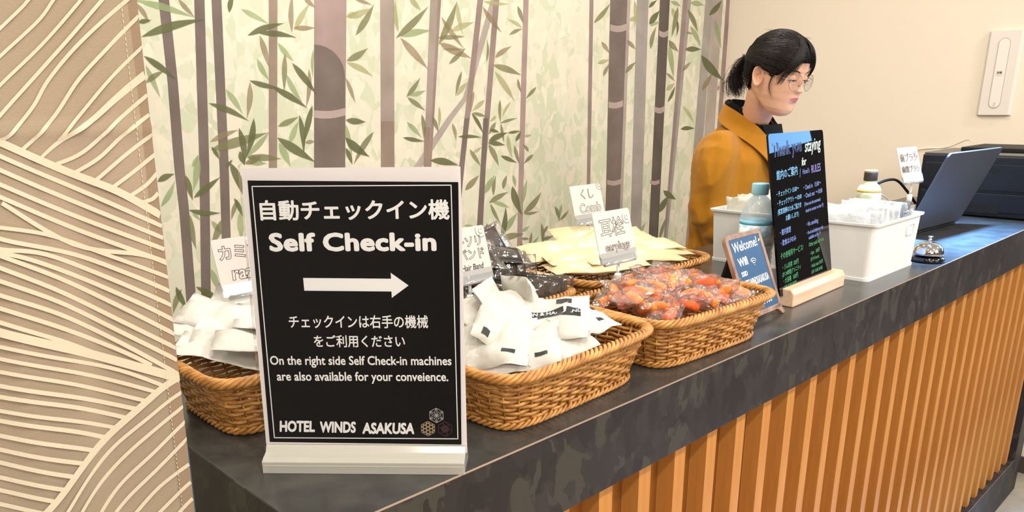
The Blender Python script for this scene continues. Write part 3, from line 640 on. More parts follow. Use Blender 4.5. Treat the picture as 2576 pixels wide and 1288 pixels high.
# hair bands: dark folded bands in clear sleeves filed on edge
m_band = bump(mat('dark_band_fabric', '#2c2220', .75), 400, .3, .0005)
m_band2 = mat('dark_band_brown', '#3a2924', .75)
m_sleeve = film('clear_sleeve', base=.07, rough=.10, haze='#b9b3aa', hz=.07, bumpy=70)
def band_mesh(L, H, T, mt):
    pts = [(-L/2, -T/2), (L/2-T/2, -T/2)]+[(L/2-T/2+T/2*math.cos(a), T/2*math.sin(a)) for a in (-1, -.5, 0, .5, 1)]+[(L/2-T/2, T/2), (-L/2, T/2)]
    mb = MB(); n = len(pts); lv = [(-H/2, 1), (-H/6, 1.05), (H/6, 1.05), (H/2, 1)]
    vs = [(x, y*s, z) for z, s in lv for x, y in pts]
    fs = [(r*n+i, r*n+(i+1) % n, (r+1)*n+(i+1) % n, (r+1)*n+i) for r in range(3) for i in range(n)]+[tuple(range(n))[::-1], tuple(3*n+i for i in range(n))]
    return mb.add(vs, fs, True).mesh('band', mt)
bmz = [band_mesh(.118, .046, .009, m_band), band_mesh(.112, .044, .008, m_band2)]
slv = [pouch_mesh('sleeve', .142, .056, .013, m_sleeve, 60+i, amp=.0022, freq=22, nx=16, ny=8)[0] for i in range(4)]
hb = []
nth = ['', 'second', 'third', 'fourth', 'fifth', 'sixth', 'seventh', 'eighth', 'ninth', 'tenth', 'eleventh', 'twelfth', 'thirteenth', 'fourteenth', 'fifteenth', 'sixteenth', 'seventeenth']
for k in range(17): hb.append((-.108+k*.0142, -.022+.004*math.sin(k*2.3), .070+.004*math.sin(k*1.7), 90, -66+3*math.sin(k*1.9), 0, 'front row, '+('leftmost' if k == 0 else 'rightmost' if k == 16 else nth[k]+' from its left end')))
for k in range(9): hb.append((-.110+k*.025, .040, .098+.003*(k % 2), 84-4*(k % 3), -52+2*k, 0, 'second layer, %s from the left' % (['first']+nth[1:])[k]))
hb += [(-.085, .020, .132, 22, -30, 8, 'lying on top at the left'), (-.055, .060, .140, 14, -38, 10, 'lying high at the rear left'), (.0, .020, .134, 18, -26, 6, 'lying on top in the middle'), (.02, .060, .146, 22, -22, 4, 'lying across the top rear'), (.065, .030, .134, 16, -30, 8, 'lying on top at the right'), (.085, .072, .138, 62, 8, -12, 'standing up at the rear right corner')]
for i, (x, y, z, tx, az, ty, lb) in enumerate(hb):
    t = thing('hair_band_packet', 'dark hair band in clear sleeve, '+lb, 'packet', bloc(B4, x, y, z), (math.radians(tx), math.radians(ty), math.radians(az)), 'dark hair band packets')
    link('sleeve', slv[i % 4], t); link('band', bmz[i % 2], t, (-.004, 0, 0), (PI/2, 0, 0))

# comb packets: cream sleeves lying in the back basket
m_comb = bump(mat('cream_comb_sleeve', '#d6c79c', .32, spec=.5, coat=.3), 22, .5, .006)
cb = [(-.085,-.03,.090,6,-2,-26,.19),(-.05,-.005,.100,6,-2,-24,.22),(.0,-.045,.094,5,2,-18,.22),(.02,.03,.108,8,0,-28,.22),(.06,.0,.102,4,2,-28,.21),(.10,-.035,.090,3,4,-16,.14),(-.06,.055,.106,10,-2,-22,.20),(.04,.065,.118,12,2,-28,.20),(.10,.05,.106,4,6,-30,.15)]
cbl = ['at the left rim', 'second from the left, broad', 'at the front rim, middle', 'centre of the heap', 'right of the centre', 'front right corner', 'rear left under the comb card', 'highest at the rear', 'rear right']
for i, (x, y, z, tx, ty, az, L) in enumerate(cb):
    me, top = pouch_mesh('sleeve', L, .080, .024, m_comb, 80+i, amp=.0055, freq=14, nx=22, ny=12)
    o = link('comb_packet', me); o.location = bloc(B5, x, y, z); o.rotation_euler = Euler((math.radians(tx), math.radians(ty), math.radians(az)), 'XYZ')
    tag(o, 'cream comb packet, '+cbl[i], 'packet', 'cream comb packets in the back basket')
# ------------------------------------------------------------------ self check-in sign
m_acr = mat('acrylic', '#f4f7f5', .04, trans=1, ior=1.49)
m_acrb = bump(mat('acrylic_base', '#e6e2d6', .12, trans=.5, ior=1.49), 5, .1)
m_clear = film('acrylic_sheet', base=-.03, rough=.02)
m_paperw = mat('sign_paper', '#efe9e6', .35, coat=.3)
m_blackp = bump(mat('sign_black', '#141416', .16, spec=.6), 14, .35, .004)
m_white = mat('sign_white', '#f7f5f2', .4)
PA = Vector((.3290, .7250, ZT)); dirx = Vector((.688, -.7257, 0)).normalized(); nb = Vector((.7257, .688, 0)).normalized()
SW = .218
rot = math.atan2(dirx.y, dirx.x)
sg = thing('self_check_in_sign', 'black and white self check-in sign in a clear acrylic stand on the counter corner', 'sign', PA, (0, 0, rot))
# local: X along the base, Y away from the viewer, Z up
base_poly = [(0, 0), (0, .0135), (.006, .0165), (.014, .0185), (.018, .0250), (.026, .0250), (.030, .0185), (.040, .0135), (.040, 0)]
mb = MB(); n = len(base_poly)
mb.add([(0, y, z) for y, z in base_poly]+[(SW, y, z) for y, z in base_poly], [tuple(range(n)), tuple(range(n, 2*n))[::-1]]+[(i, i+n, (i+1) % n+n, (i+1) % n) for i in range(n)])
part('acrylic_base', mb, m_acrb, sg, bev=.0006)
part('base_groove', MB().box((.002, -.0003, .0085), (SW-.002, .0004, .0098)), mat('groove_shadow', '#b9b2a4', .3), sg)
LEAN = math.radians(3.6)
pn = link('sign_panel', MB().box((-.0012, .0, .006), (SW+.0012, .0006, .3085)).mesh('sign_panel', m_paperw), sg, (0, .021, .010), (-LEAN, 0, 0))
_PM = Matrix.Translation(PA) @ Matrix.Rotation(rot, 4, 'Z') @ Matrix.Translation((0, .021, .010)) @ Matrix.Rotation(-LEAN, 4, 'X')
_PI = _PM.inverted()
def sp(px, py):
    """point of the flat sign face measured from the photograph"""
    n = _PM.to_3x3() @ Vector((0, 1, 0)); d = ray(px, py); p = CAM+d*((_PM.translation-CAM).dot(n)/d.dot(n)); q = _PI @ p; return q.x, q.z
def spart(name, mb, mt, **k): return part(name, mb, mt, pn, **k)
def quad(a, b, c, d, y0, y1):
    q = [sp(*a), sp(*b), sp(*c), sp(*d)]; return MB().prism(q, y0, y1)
for y0, y1 in ((-.0022, -.0008), (.0012, .0026)):
    spart('clear_cover', MB().prism([(x+SW/2, z) for x, z in rrect(SW+.0065, .313, .004)], y0, y1, Matrix.Translation((0, 0, .1565))), m_clear)
spart('black_print', quad((623, 454), (1153, 458), (1161, 1118), (679, 1111.5), -.0004, -.0001), m_blackp)
(ax0, az0), (ax1, az1) = sp(688, 1101.7), sp(1140.8, 469); bx1 = sp(1149, 1107)[0]; bx0 = sp(634.5, 463)[0]; x0, x1 = (ax0+bx0)/2, (ax1+bx1)/2; z0 = az0; z1 = (az1+sp(634.5, 463)[1])/2; bw = .0010
for a, b in (((x0, z0), (x1, z0+bw)), ((x0, z1-bw), (x1, z1)), ((x0, z0), (x0+bw, z1)), ((x1-bw, z0), (x1, z1))):
    spart('white_border', MB().box((a[0], -.0007, a[1]), (b[0], -.0004, b[1])), m_white)
def stext(s, l, r, yc, hpx, **k):
    xa = sp(l, yc)[0]; xb = sp(r, yc)[0]; zt = sp((l+r)/2, yc-hpx/2)[1]; zb = sp((l+r)/2, yc+hpx/2)[1]
    return text(s, .02, m_white, pn, frame_m(((xa+xb)/2, -.0007, (zt+zb)/2), (1, 0, 0), (0, 0, 1)), fit=(xb-xa, zt-zb), **k)
stext('自動チェックイン機', 654, 1131, 528, 52, bold=.00055)
stext('Self Check-in', 677, 1098, 608.5, 48, bold=.00085, space=1.04)
stext('チェックインは右手の機械', 727, 1077, 809, 33, bold=.00032)
stext('をご利用ください', 790, 1019, 858, 31, bold=.00032)
stext('On the right side Self Check-in machines', 680, 1136, 910, 30, bold=.00042)
stext('are also available for your conveience.', 697, 1128, 950, 30, bold=.00042)
stext('HOTEL', 703, 792, 1072, 29, bold=.0009, shear=.12); stext('WINDS', 806, 896, 1074, 29, bold=.0009, shear=.12); stext('ASAKUSA', 911, 1042, 1077, 29, bold=.0009, shear=.12)
aw = [sp(*p) for p in ((766, 731), (763, 699), (984, 701), (983, 686), (1028, 718), (986, 749), (985, 733))][::-1]
spart('arrow', MB().prism(aw, -.0007, -.0004), m_white)
# hexagon crest: three patterned hexagons
def hexa(cx, cz, r, mt, kind):
    H = [(cx+r*math.sin(k*PI/3), cz+r*math.cos(k*PI/3)) for k in range(6)]
    mb = MB(); lw = .00028
    def ln(a, b, w=lw):
        d = Vector((b[0]-a[0], b[1]-a[1])).normalized(); q = Vector((-d.y, d.x))*w
        mb.add([(a[0]+q.x, -.00075, a[1]+q.y), (b[0]+q.x, -.00075, b[1]+q.y), (b[0]-q.x, -.00075, b[1]-q.y), (a[0]-q.x, -.00075, a[1]-q.y)], [(0, 1, 2, 3)])
    for k in range(6): ln(H[k], H[(k+1) % 6])
    if kind == 0:
        for k in range(6):
            ln((cx, cz), H[k], lw*.8); mid = (cx+r*.5*math.sin(k*PI/3+PI/6), cz+r*.5*math.cos(k*PI/3+PI/6))
            ln((cx, cz), mid, lw*.7); ln(mid, H[k], lw*.7); ln(mid, H[(k+1) % 6], lw*.7)
    elif kind == 1:
        for a in range(3):
            for s in (-.62, -.2, .2, .62):
                t = a*PI/3; d = (math.sin(t), math.cos(t)); p = (-d[1]*s*r, d[0]*s*r); L = r*.92*(1-abs(s)*.42)
                ln((cx+p[0]-d[0]*L, cz+p[1]-d[1]*L), (cx+p[0]+d[0]*L, cz+p[1]+d[1]*L), lw*1.5)
    else:
        for rr in (.75, .5, .25):
            G = [(cx+r*rr*math.sin(k*PI/3+rr), cz+r*rr*math.cos(k*PI/3+rr)) for k in range(6)]
            for k in range(6): ln(G[k], G[(k+2) % 6], lw*.7)
    spart('crest_hexagon', mb, mt)
hexa(*sp(1098, 1044.5), .0083, mat('crest_silver', '#b9b6b3', .5), 0)
hexa(*sp(1077, 1077.5), .0083, mat('crest_tan', '#b7a27f', .5), 1)
hexa(*sp(1120, 1078.5), .0083, mat('crest_wine', '#5e3a42', .5), 2)

# ------------------------------------------------------------------ amenity name cards on clear clips
m_card = mat('card_white', '#cbc3bb', .5)
m_inkk = mat('marker_ink', '#2a2726', .7)
m_clip = film('clip_plastic', base=.22, rough=.06, haze='#eef2f2', hz=.22)
m_chr = mat('chrome', '#e8e8e8', .08, metal=1)
def card(label, base, w, h, lean, stem, rz, items, doodle):
    """base = where the clip foot grips; card bottom centre sits stem above it"""
    t = thing('name_card', label, 'card', base, (0, 0, rz), 'handwritten name cards on clear clips')
    R = Matrix.Rotation(-lean, 4, 'X'); T0 = Matrix.Translation((0, 0, stem)) @ R
    P = rrect(w, h, .004)
    mb = MB(); mb.prism(P, 0, .0012, T0 @ Matrix.Translation((0, 0, h/2))); part('card_face', mb, m_card, t)
    for s, (x, z), size, kw in items:
        M = T0 @ Matrix.Translation((x, -.0004, h/2+z)) @ Matrix.Rotation(PI/2, 4, 'X')
        text(s, size, m_inkk, t, M, **kw)
    if doodle:
        d = MB(); dx, dz = doodle
        d.tube([T0 @ Vector((dx+.010*math.cos(a), -.0004, h/2+dz+.010*math.sin(a))) for a in [PI*.85+PI*.85*k/10 for k in range(11)]], .00028, 4)
        d.tube([T0 @ Vector((dx+.0045*math.cos(a), -.0004, h/2+dz+.0045*math.sin(a))) for a in [PI*1.0+PI*.7*k/6 for k in range(7)]], .00028, 4)
        for q in (-.003, .002): d.tube([T0 @ Vector((dx+q, -.0004, h/2+dz+.001)), T0 @ Vector((dx+q, -.0004, h/2+dz+.0028))], .00035, 4)
        part('doodle', d, m_inkk, t)
    # clear pocket along the bottom edge and the clip below
    part('clear_pocket', MB().prism(rrect(w*.98, .017, .002), -.0014, .0026, T0 @ Matrix.Translation((0, 0, -.0005))), m_clip, t)
    part('hinge_bar', MB().tube([T0 @ Vector((-w*.42, .0, -.010)), T0 @ Vector((w*.42, .0, -.010))], .0034, 10), m_clip, t)
    part('stem', MB().tube([(0, .001, stem-.012), (0, .001, .018)], .0026, 10), m_clip, t)
    part('stem_joint', MB().lathe([(.0001, -.008), (.0058, -.008), (.0058, .006), (.004, .008), (.0001, .008)], 14, c=(0, .001, stem*.45)), mat('joint_white', '#f2efe8', .3), t)
    part('jaw', MB().box((-.009, -.006, -.012), (.009, -.003, .022), Matrix.Rotation(.25, 4, 'X')), m_clip, t, bev=.001)
    part('jaw', MB().box((-.009, .004, -.012), (.009, .007, .022), Matrix.Rotation(-.25, 4, 'X')), m_clip, t, bev=.001)
    part('spring_pin', MB().tube([(-.010, .001, .004), (.010, .001, .004)], .0018, 8), m_chr, t)
    return t
OL = dict(outline=.00030, name='outlined_lettering')
card('razor name card on a clear clip, half behind the left edge of the black sign', (.474, 1.0, 1.168), .0915, .070, math.radians(16), .070, 0,
     [('カミソリ', (.002, .014), .0215, dict(OL, bold=.0006, space=.95)), ('razor', (.000, -.014), .026, dict(OL, bold=.0008, shear=.1))], None)
card('hair band name card on a clear clip, half behind the right edge of the sign', (.737, .845, 1.166), .0915, .0715, math.radians(16), .067, 0,
     [('ヘアーソリ', (-.006, .013), .0175, dict(OL, bold=.0004)), ('バンド', (.012, -.006), .0175, dict(OL, bold=.0004)), ('Hair Band', (.008, -.024), .0125, dict(bold=.0001, shear=.2, sx=.85))], (.038, .028))
card('comb name card on a clear clip, highest one, in front of the bamboo mural', (1.198, 1.0, 1.172), .0925, .066, math.radians(16), .083, 0,
     [('くし', (.000, .013), .022, OL), ('Comb', (.004, -.014), .026, dict(OL, bold=.0004))], (.044, .030))
card('earplugs name card on a clear clip above the orange packets', (.970, .750, 1.176), .0920, .0725, math.radians(16), .067, 0,
     [('耳栓', (-.004, .008), .031, dict(OL, bold=.0004, space=.95)), ('earplugs', (.001, -.021), .0185, dict(OL, bold=.0003))], (.036, .022))
card('small name card on a clear clip over the right white box, before the laptop', (1.902, .640, 1.222), .0915, .0715, math.radians(19.6), .081, math.radians(-7),
     [('歯ブラシ', (.0, .010), .020, dict(outline=.00022, name='outlined_lettering')), ('歯間ブラシ', (.0, -.016), .0165, dict(outline=.00022, name='outlined_lettering'))], (.036, .022))

# ------------------------------------------------------------------ acrylic house-rules board on a wooden stand
m_bacr = mat('black_acrylic', '#0b0b0c', .012, spec=.5)
m_beech = mat('beech', '#e3bd92', .45); mottle(m_beech, 10, [(.3, '#d9b391'), (.5, '#e3c2a2'), (.7, '#e9ccb0')], stretch=(.8, 12, 12), detail=4)
RB = thing('rules_board', 'tall glossy black house rules board on a wooden bar stand', 'board', (1.475, .665, ZT), (0, 0, math.radians(1.8)))
bar = [(-.021, 0), (-.021, .024), (-.015, .034), (.010, .034), (.021, .026), (.021, 0)]
mb = MB(); n = len(bar)
mb.add([(-.108, y, z) for y, z in bar]+[(.137, y, z) for y, z in bar], [tuple(range(n)), tuple(range(n, 2*n))[::-1]]+[(i, i+n, (i+1) % n+n, (i+1) % n) for i in range(n)])
part('wooden_bar', mb, m_beech, RB, bev=.0025, label='pale wooden bar stand')
TB = Matrix.Translation((0, 0, .020)) @ Matrix.Rotation(-math.radians(10.2), 4, 'X')
part('acrylic_panel', MB().prism(rrect(.241, .302, .007), 0, .004, TB @ Matrix.Translation((0, 0, .151))), m_bacr, RB)
m_blue = mat('chalk_blue', '#6f86c4', .7); m_cyan = mat('chalk_cyan', '#6ea6cf', .7); m_vio = mat('chalk_violet', '#8f86c8', .7); m_grn = mat('chalk_green', '#3f8a5a', .7); m_mint = mat('chalk_mint', '#d2ece0', .7)
def btext(s, x, z, size, mt, **k):
    a = dict(name='lettering', shear=.15, sx=.8, align='LEFT', res=2); a.update(k)
    text(s, size, mt, RB, TB @ Matrix.Translation((x-.1205, -.0003, z)) @ Matrix.Rotation(PI/2, 4, 'X') @ Matrix.Rotation(.05, 4, 'Z'), **a)
btext('Thank you', .012, .270, .036, m_blue, outline=.00035, bold=.0003)
btext('staying', .148, .272, .034, m_mint, bold=.0004, shear=.3)
btext('for', .130, .243, .021, m_mint, bold=.0004, shear=.4)
btext('館内のご案内', .020, .224, .019, m_cyan, bold=.0003); btext('/', .118, .222, .024, m_blue); btext("Hotel's", .132, .224, .014, m_blue); btext('RULES', .172, .226, .022, m_vio, sx=.75)
btext('・チェックイン 15:00〜', .012, .190, .0118, m_cyan, bold=.0002); btext('・チェックアウト 〜10:00', .012, .173, .0118, m_cyan, bold=.0002)
btext('(客室清掃のためご協力を', .014, .157, .0115, m_cyan, bold=.0002); btext('お願いします)', .045, .143, .0115, m_cyan, bold=.0002)
btext('・Check in   15:00〜', .128, .193, .0125, m_blue, bold=.0002); btext('・Check out  〜10:00', .128, .177, .0125, m_blue, bold=.0002)
btext('(There are the automatic', .130, .161, .0095, m_blue, bold=.0002); btext('check-in counter on the 1F)', .134, .148, .0095, m_blue, bold=.0002)
btext('・館内禁煙', .014, .118, .0125, m_blue, bold=.0002); btext('・飲食は1Fのみ', .014, .098, .0125, m_blue, bold=.0002)
btext('・No smoking', .130, .121, .0125, m_blue, bold=.0002); btext('・Food and drink are only', .130, .104, .0095, m_blue, bold=.0002); btext('available on the 1F', .140, .094, .0095, m_blue, bold=.0002)
btext('その他有料サービス/', .012, .074, .0135, m_grn, bold=.0002); btext('Other paid services', .138, .080, .0115, m_grn, bold=.0002)
btext('・ジム利用  500円', .014, .052, .0115, m_grn, bold=.0002); btext('(2F 24時間)アメニティ', .014, .039, .0105, m_grn, bold=.0002); btext('・大浴場   500円', .014, .026, .0115, m_grn, bold=.0002); btext('(10F 15:00-24:00)', .016, .014, .0100, m_grn, bold=.0002)
btext('・Gym   500円', .138, .062, .0100, m_grn, bold=.0002); btext('(2F 24 hours)', .142, .050, .0095, m_grn, bold=.0002); btext('・Public bath 500円', .138, .036, .0095, m_grn, bold=.0002); btext('(10F 15:00-24:00)', .142, .024, .0095, m_grn, bold=.0002)

# ------------------------------------------------------------------ small welcome / wifi chalkboard
m_frame = mat('frame_wood', '#8f705a', .55); mottle(m_frame, 12, [(.3, '#7d6150'), (.5, '#967762'), (.7, '#a88872')], stretch=(6, 6, 1), detail=4)
m_chalkb = mat('chalkboard_blue', '#2f4c6a', .45)
m_chalkw = mat('chalk_white', '#f0f2ee', .7)
WB = thing('welcome_chalkboard', 'small blue wifi chalkboard in a rounded wooden frame, leaning behind the orange packets', 'chalkboard', (1.256, .636, ZT), (0, 0, math.radians(2)))
TW = Matrix.Translation((0, 0, .012)) @ Matrix.Rotation(-math.radians(22.9), 4, 'X')
w, h = .130, .152
fr = MB(); outer = rrect(w, h, .012, 5); inner = rrect(w-.018, h-.018, .003, 5); n = len(outer)
TWc = TW @ Matrix.Translation((0, 0, h/2))
vs = [TWc @ Vector((x, y, z)) for y in (0, .008) for pl in (outer, inner) for x, z in pl]
fs = []
for i in range(n):
    j = (i+1) % n
    fs += [(i, j, n+j, n+i), (2*n+i, 3*n+i, 3*n+j, 2*n+j), (i, 2*n+i, 2*n+j, j), (n+i, n+j, 3*n+j, 3*n+i)]
part('wooden_frame', MB().add(vs, fs), m_frame, WB, bev=.0008)
part('board_face', MB().prism(inner, .0010, .006, TWc), m_chalkb, WB)
for s in (-1, 1):
    ft = MB(); P = [(s*.046, .004), (s*.058, .004), (s*.062, -.012), (s*.072, -.0125), (s*.072, -.0065), (s*.058, -.0065)]
    ft = MB(); pl = [(s*.030, .004), (s*.059, .010), (s*.070, -.010), (s*.060, -.0115), (s*.050, -.002)]
    if s < 0: pl = pl[::-1]
    ft.prism(pl, 0, .008, TW); part('foot', ft, m_frame, WB, bev=.0006)
part('rear_leg', MB().box((-.034, -.002, 0), (.034, .002, .118), Matrix.Translation((0, .094, .0005)) @ Matrix.Rotation(math.radians(15), 4, 'X')), mat('leg_black', '#1b1a1a', .6), WB, label='black rear strut')
def wtext(s, x, z, size, **k):
    a = dict(name='lettering', align='LEFT', bold=.0004, res=2); a.update(k)
    text(s, size, m_chalkw, WB, TW @ Matrix.Translation((x-w/2, .0008, z)) @ Matrix.Rotation(PI/2, 4, 'X') @ Matrix.Rotation(.03, 4, 'Z'), **a)
wtext('Welcome!', .018, .127, .0245, fit=(.090,), shear=.1); wtext('Wifi', .022, .100, .0205, fit=(.034,), bold=.0007); wtext('SSID', .022, .079, .0115)
wtext('HOTELWINDSASAKUSA', .015, .0600, .0185, fit=(.099,)); wtext('PASSWORD', .026, .0415, .0115); wtext('0217100', .044, .0210, .0155, fit=(.058,))
ic = MB()
for r_ in (.004, .008, .012): ic.tube([TW @ Vector((r_*math.cos(a)+.010, .0005, .090+r_*math.sin(a))) for a in [PI*.2+PI*.6*k/8 for k in range(9)]], .0008, 5)
ic.lathe([(0, -.001), (.0014, 0), (0, .001)], 8, c=TW @ Vector((.010, .0005, .0895)))
part('wifi_symbol', ic, m_chalkw, WB)
dd = MB(); dd.lathe([(0, -.0005), (.004, 0), (0, .0005)], 10, M=Matrix.Rotation(PI/2, 4, 'X').to_3x3().to_4x4(), c=TW @ Vector((.050, .0005, .130)))
part('flower_doodle', dd, mat('chalk_yellow', '#e6e2a0', .7), WB)

# ------------------------------------------------------------------ white plastic boxes with packets
m_plast = film('milky_plastic', base=.05, rough=.25, haze='#f0efec', hz=.84)
m_pk = film('packet_film_white', base=.10, rough=.10, haze='#f3f8fb', hz=.62, bumpy=90)
m_pkc = film('packet_film_cream', base=.08, rough=.15, haze='#f7f5ea', hz=.72, bumpy=60)
def pbox(label, loc, lx, ly, h, handle):
    t = thing('plastic_box', label, 'box', loc, (0, 0, 0), 'white plastic boxes')
    def ring(ix, iy, z): return [(x*(lx/2+ix), y*(ly/2+iy), z) for x, y in ((-1,-1),(1,-1),(1,1),(-1,1))]
    rr = lambda w_, d_, z: [(x, y, z) for x, y in rrect(w_, d_, .012, 4)]
    L = [rr(lx-.010, ly-.010, 0), rr(lx+.0, ly+.0, h*.95), rr(lx+.010, ly+.010, h*.955), rr(lx+.012, ly+.012, h), rr(lx-.0, ly-.0, h), rr(lx-.004, ly-.004, h*.94), rr(lx-.014, ly-.014, .003)]
    n = len(L[0]); vs = [p for l in L for p in l]; fs = [(r*n+i, r*n+(i+1) % n, (r+1)*n+(i+1) % n, (r+1)*n+i) for r in range(len(L)-1) for i in range(n)]
    fs += [tuple(range(n))[::-1], tuple((len(L)-1)*n+i for i in range(n))]
    part('box_shell', MB().add(vs, fs, False), m_plast, t, bev=.0006)
    part('base_rim', slab(rrect(lx-.006, ly-.006, .012, 4), .0, .006), m_plast, t)
    if handle:
        M = Matrix.Translation((handle, -ly/2-.0006, h*.72))
        hl = MB(); hl.tube([M @ Vector(p) for p in ((-.022, 0, .010), (-.022, 0, -.006), (-.018, 0, -.010), (.018, 0, -.010), (.022, 0, -.006), (.022, 0, .010), (.018, 0, .013), (-.018, 0, .013))], .0011, 6, closed=True)
        part('handle_recess', hl, m_plast, t)
    return t
BRc = (1.810, .712, ZT); BLc = (1.800, .922, ZT)
pbox('white plastic box full of clear packets beside the bell', BRc, .270, .180, .124, .070)
pbox('white plastic box of packets behind the water bottle', BLc, .270, .175, .126, None)
for bi, (c, lx, nm, mtl, top) in enumerate(((BRc, .27, 'right', m_pk, .128), (BLc, .27, 'left', m_pkc, .136))):
    ms = [pouch_mesh('packet', .125, .155 if bi == 0 else .15, .012, mtl, 120+10*bi+k, amp=.006, freq=30, nx=12, ny=14)[0] for k in range(4)]
    N = 15
    for k in range(N):
        x = c[0]-lx/2+.022+(lx-.044)*k/(N-1)
        o = link('amenity_packet', ms[k % 4]); hh = .004*math.sin(k*2.7)
        o.location = (x, c[1]+.003*math.sin(k*1.3), ZT+.080+(0 if bi else -.012)+hh); o.rotation_euler = Euler((PI/2, math.radians(r2.uniform(-6, 6)), PI/2+math.radians(r2.uniform(-5, 5))), 'XYZ')
        tag(o, ('clear wrapped amenity packet standing in the right white box, %s' if bi == 0 else 'wrapped amenity packet standing in the rear white box, %s') % (['at its left end', 'second from the left end', 'third from the left end', 'fourth from the left end', 'fifth from the left end', 'sixth from the left end', 'seventh from the left end', 'in the exact middle', 'seventh from the right end', 'sixth from the right end', 'fifth from the right end', 'fourth from the right end', 'third from the right end', 'second from the right end', 'at its right end'][k]), 'packet', 'amenity packets in the %s box' % ('front' if bi == 0 else 'rear'))

# ------------------------------------------------------------------ bottles
m_pet = film('pet_clear', base=.05, rough=.05, haze='#f4fafb', hz=.32, fr=.5)
wb = thing('water_bottle', 'clear water bottle with light blue cap and label, behind the rules board', 'bottle', (1.432, .762, ZT))
prof = [(.0001, .001), (.026, .001), (.0325, .006)]
for k in range(9): prof += [(.0335, .010+k*.009), (.0315, .0145+k*.009)]
prof += [(.0345, .094), (.0345, .150), (.0335, .158), (.030, .172), (.022, .187), (.0135, .195), (.0125, .199), (.0125, .203)]
part('bottle_body', MB().lathe(prof, 40), m_pet, wb)
part('water', MB().lathe([(.0001, .003), (.0255, .003), (.031, .008), (.0310, .09), (.0335, .1), (.0335, .115), (.0001, .115)], 32), film('water_fill', tint=(.93, .97, .98), base=.03, rough=.02), wb)
m_lab = mottle(mat('bottle_label', '#b9dff0', .4), 60, [(.38, '#fbfdfe'), (.52, '#cdeaf8'), (.6, '#8fd0f2'), (.7, '#f4fbfe')], detail=2)
part('label', MB().lathe([(.0348, .100), (.0349, .145)], 40), m_lab, wb, label='blue and white printed label')
part('label_band', MB().lathe([(.0350, .141), (.0350, .1495)], 40), mat('label_blue', '#86d4f6', .4), wb)
gp = MB()
for k in range(9):
    a = [math.radians(-38+k2*6) for k2 in range(9)]; z = .104+k*.0038
    for i in range(8): gp.add([(.0351*math.cos(a[i+q]), .0351*math.sin(a[i+q]), z+e) for q, e in ((0, 0), (1, 0), (1, .0014), (0, .0014))], [(0, 1, 2, 3)])
part('small_print', gp, mat('label_grey', '#7d93a4', .6), wb, rot=(0, 0, -.6))
cap = MB(); N = 60; P = []
for z, r_ in ((.198, .0150), (.200, .0162), (.218, .0162), (.220, .0150), (.2202, .0001)): P.append([Vector(((r_+(.0004 if k % 2 else 0)*(r_ > .01))*math.cos(2*PI*k/N), (r_+(.0004 if k % 2 else 0)*(r_ > .01))*math.sin(2*PI*k/N), z)) for k in range(N)])
cap.grid(P, wrap=True); part('cap', cap, mat('cap_blue', '#a2e2fb', .35), wb)
tb = thing('tea_bottle', 'pale green tea bottle with an orange topped black cap, by the laptop', 'bottle', (2.165, .835, ZT))
m_tea = mat('tea_label', '#cfcfa2', .35, coat=.2); mottle(m_tea, 40, [(.4, '#c3c791'), (.55, '#dddcba'), (.7, '#d2cf9f')])
part('bottle_body', MB().lathe([(.0001, 0), (.029, 0), (.0315, .004), (.0315, .125), (.030, .140), (.0245, .152), (.0165, .160), (.0155, .166), (.0001, .167)], 32), m_tea, tb)
part('shoulder_band', MB().lathe([(.0307, .136), (.0302, .141), (.026, .1505)], 32), mat('tea_orange', '#f2b24a', .4), tb)
part('cap', MB().lathe([(.0001, .166), (.0170, .166), (.0174, .170), (.0174, .187), (.0166, .190), (.0001, .190)], 32), mat('cap_brown', '#3d342f', .4), tb)
part('cap_top', MB().lathe([(.0001, .1895), (.0168, .1895), (.0160, .1935), (.0001, .1945)], 32), mat('tea_orange', '#f2b24a', .4), tb)
emb = MB(); emb.lathe([(.0001, 0), (.0095, 0), (.0095, .0006), (.0001, .0006)], 20, M=Matrix.Rotation(PI/2, 4, 'Y'), c=(.0317, 0, .105)); part('round_emblem', emb, mat('emblem_dark', '#4b4526', .5), tb, rot=(0, 0, math.radians(-130)))
text('GREEN TEA', .0085, mat('tea_print', '#6f6d44', .6), tb, Matrix.Rotation(math.radians(-130), 4, 'Z') @ frame_m((.0322, 0, .083), (0, 1, 0), (0, 0, 1)), sx=.8) if False else None

# ------------------------------------------------------------------ call bell
m_chrome = mat('bell_chrome', '#dcdcdc', .06, metal=1)
bell = thing('call_bell', 'chrome counter call bell on a glossy black foot', 'bell', (2.003, .614, ZT))
part('bell_foot', MB().lathe([(.0001, 0), (.0350, 0), (.0385, .003), (.0385, .008), (.034, .0125), (.026, .0155), (.0001, .0155)], 40), mat('bell_black', '#0b0b0c', .08, coat=.5), bell, label='glossy black foot')
part('dome', MB().lathe([(.0330, .0170), (.0345, .0175), (.0340, .024), (.0310, .033), (.0240, .041), (.0140, .0455), (.0001, .047)], 48), m_chrome, bell)
part('button', MB().lathe([(.0001, .045), (.0042, .045), (.0042, .053), (.0030, .054), (.0030, .058), (.0055, .0585), (.0055, .061), (.0001, .0615)], 20), m_chrome, bell)

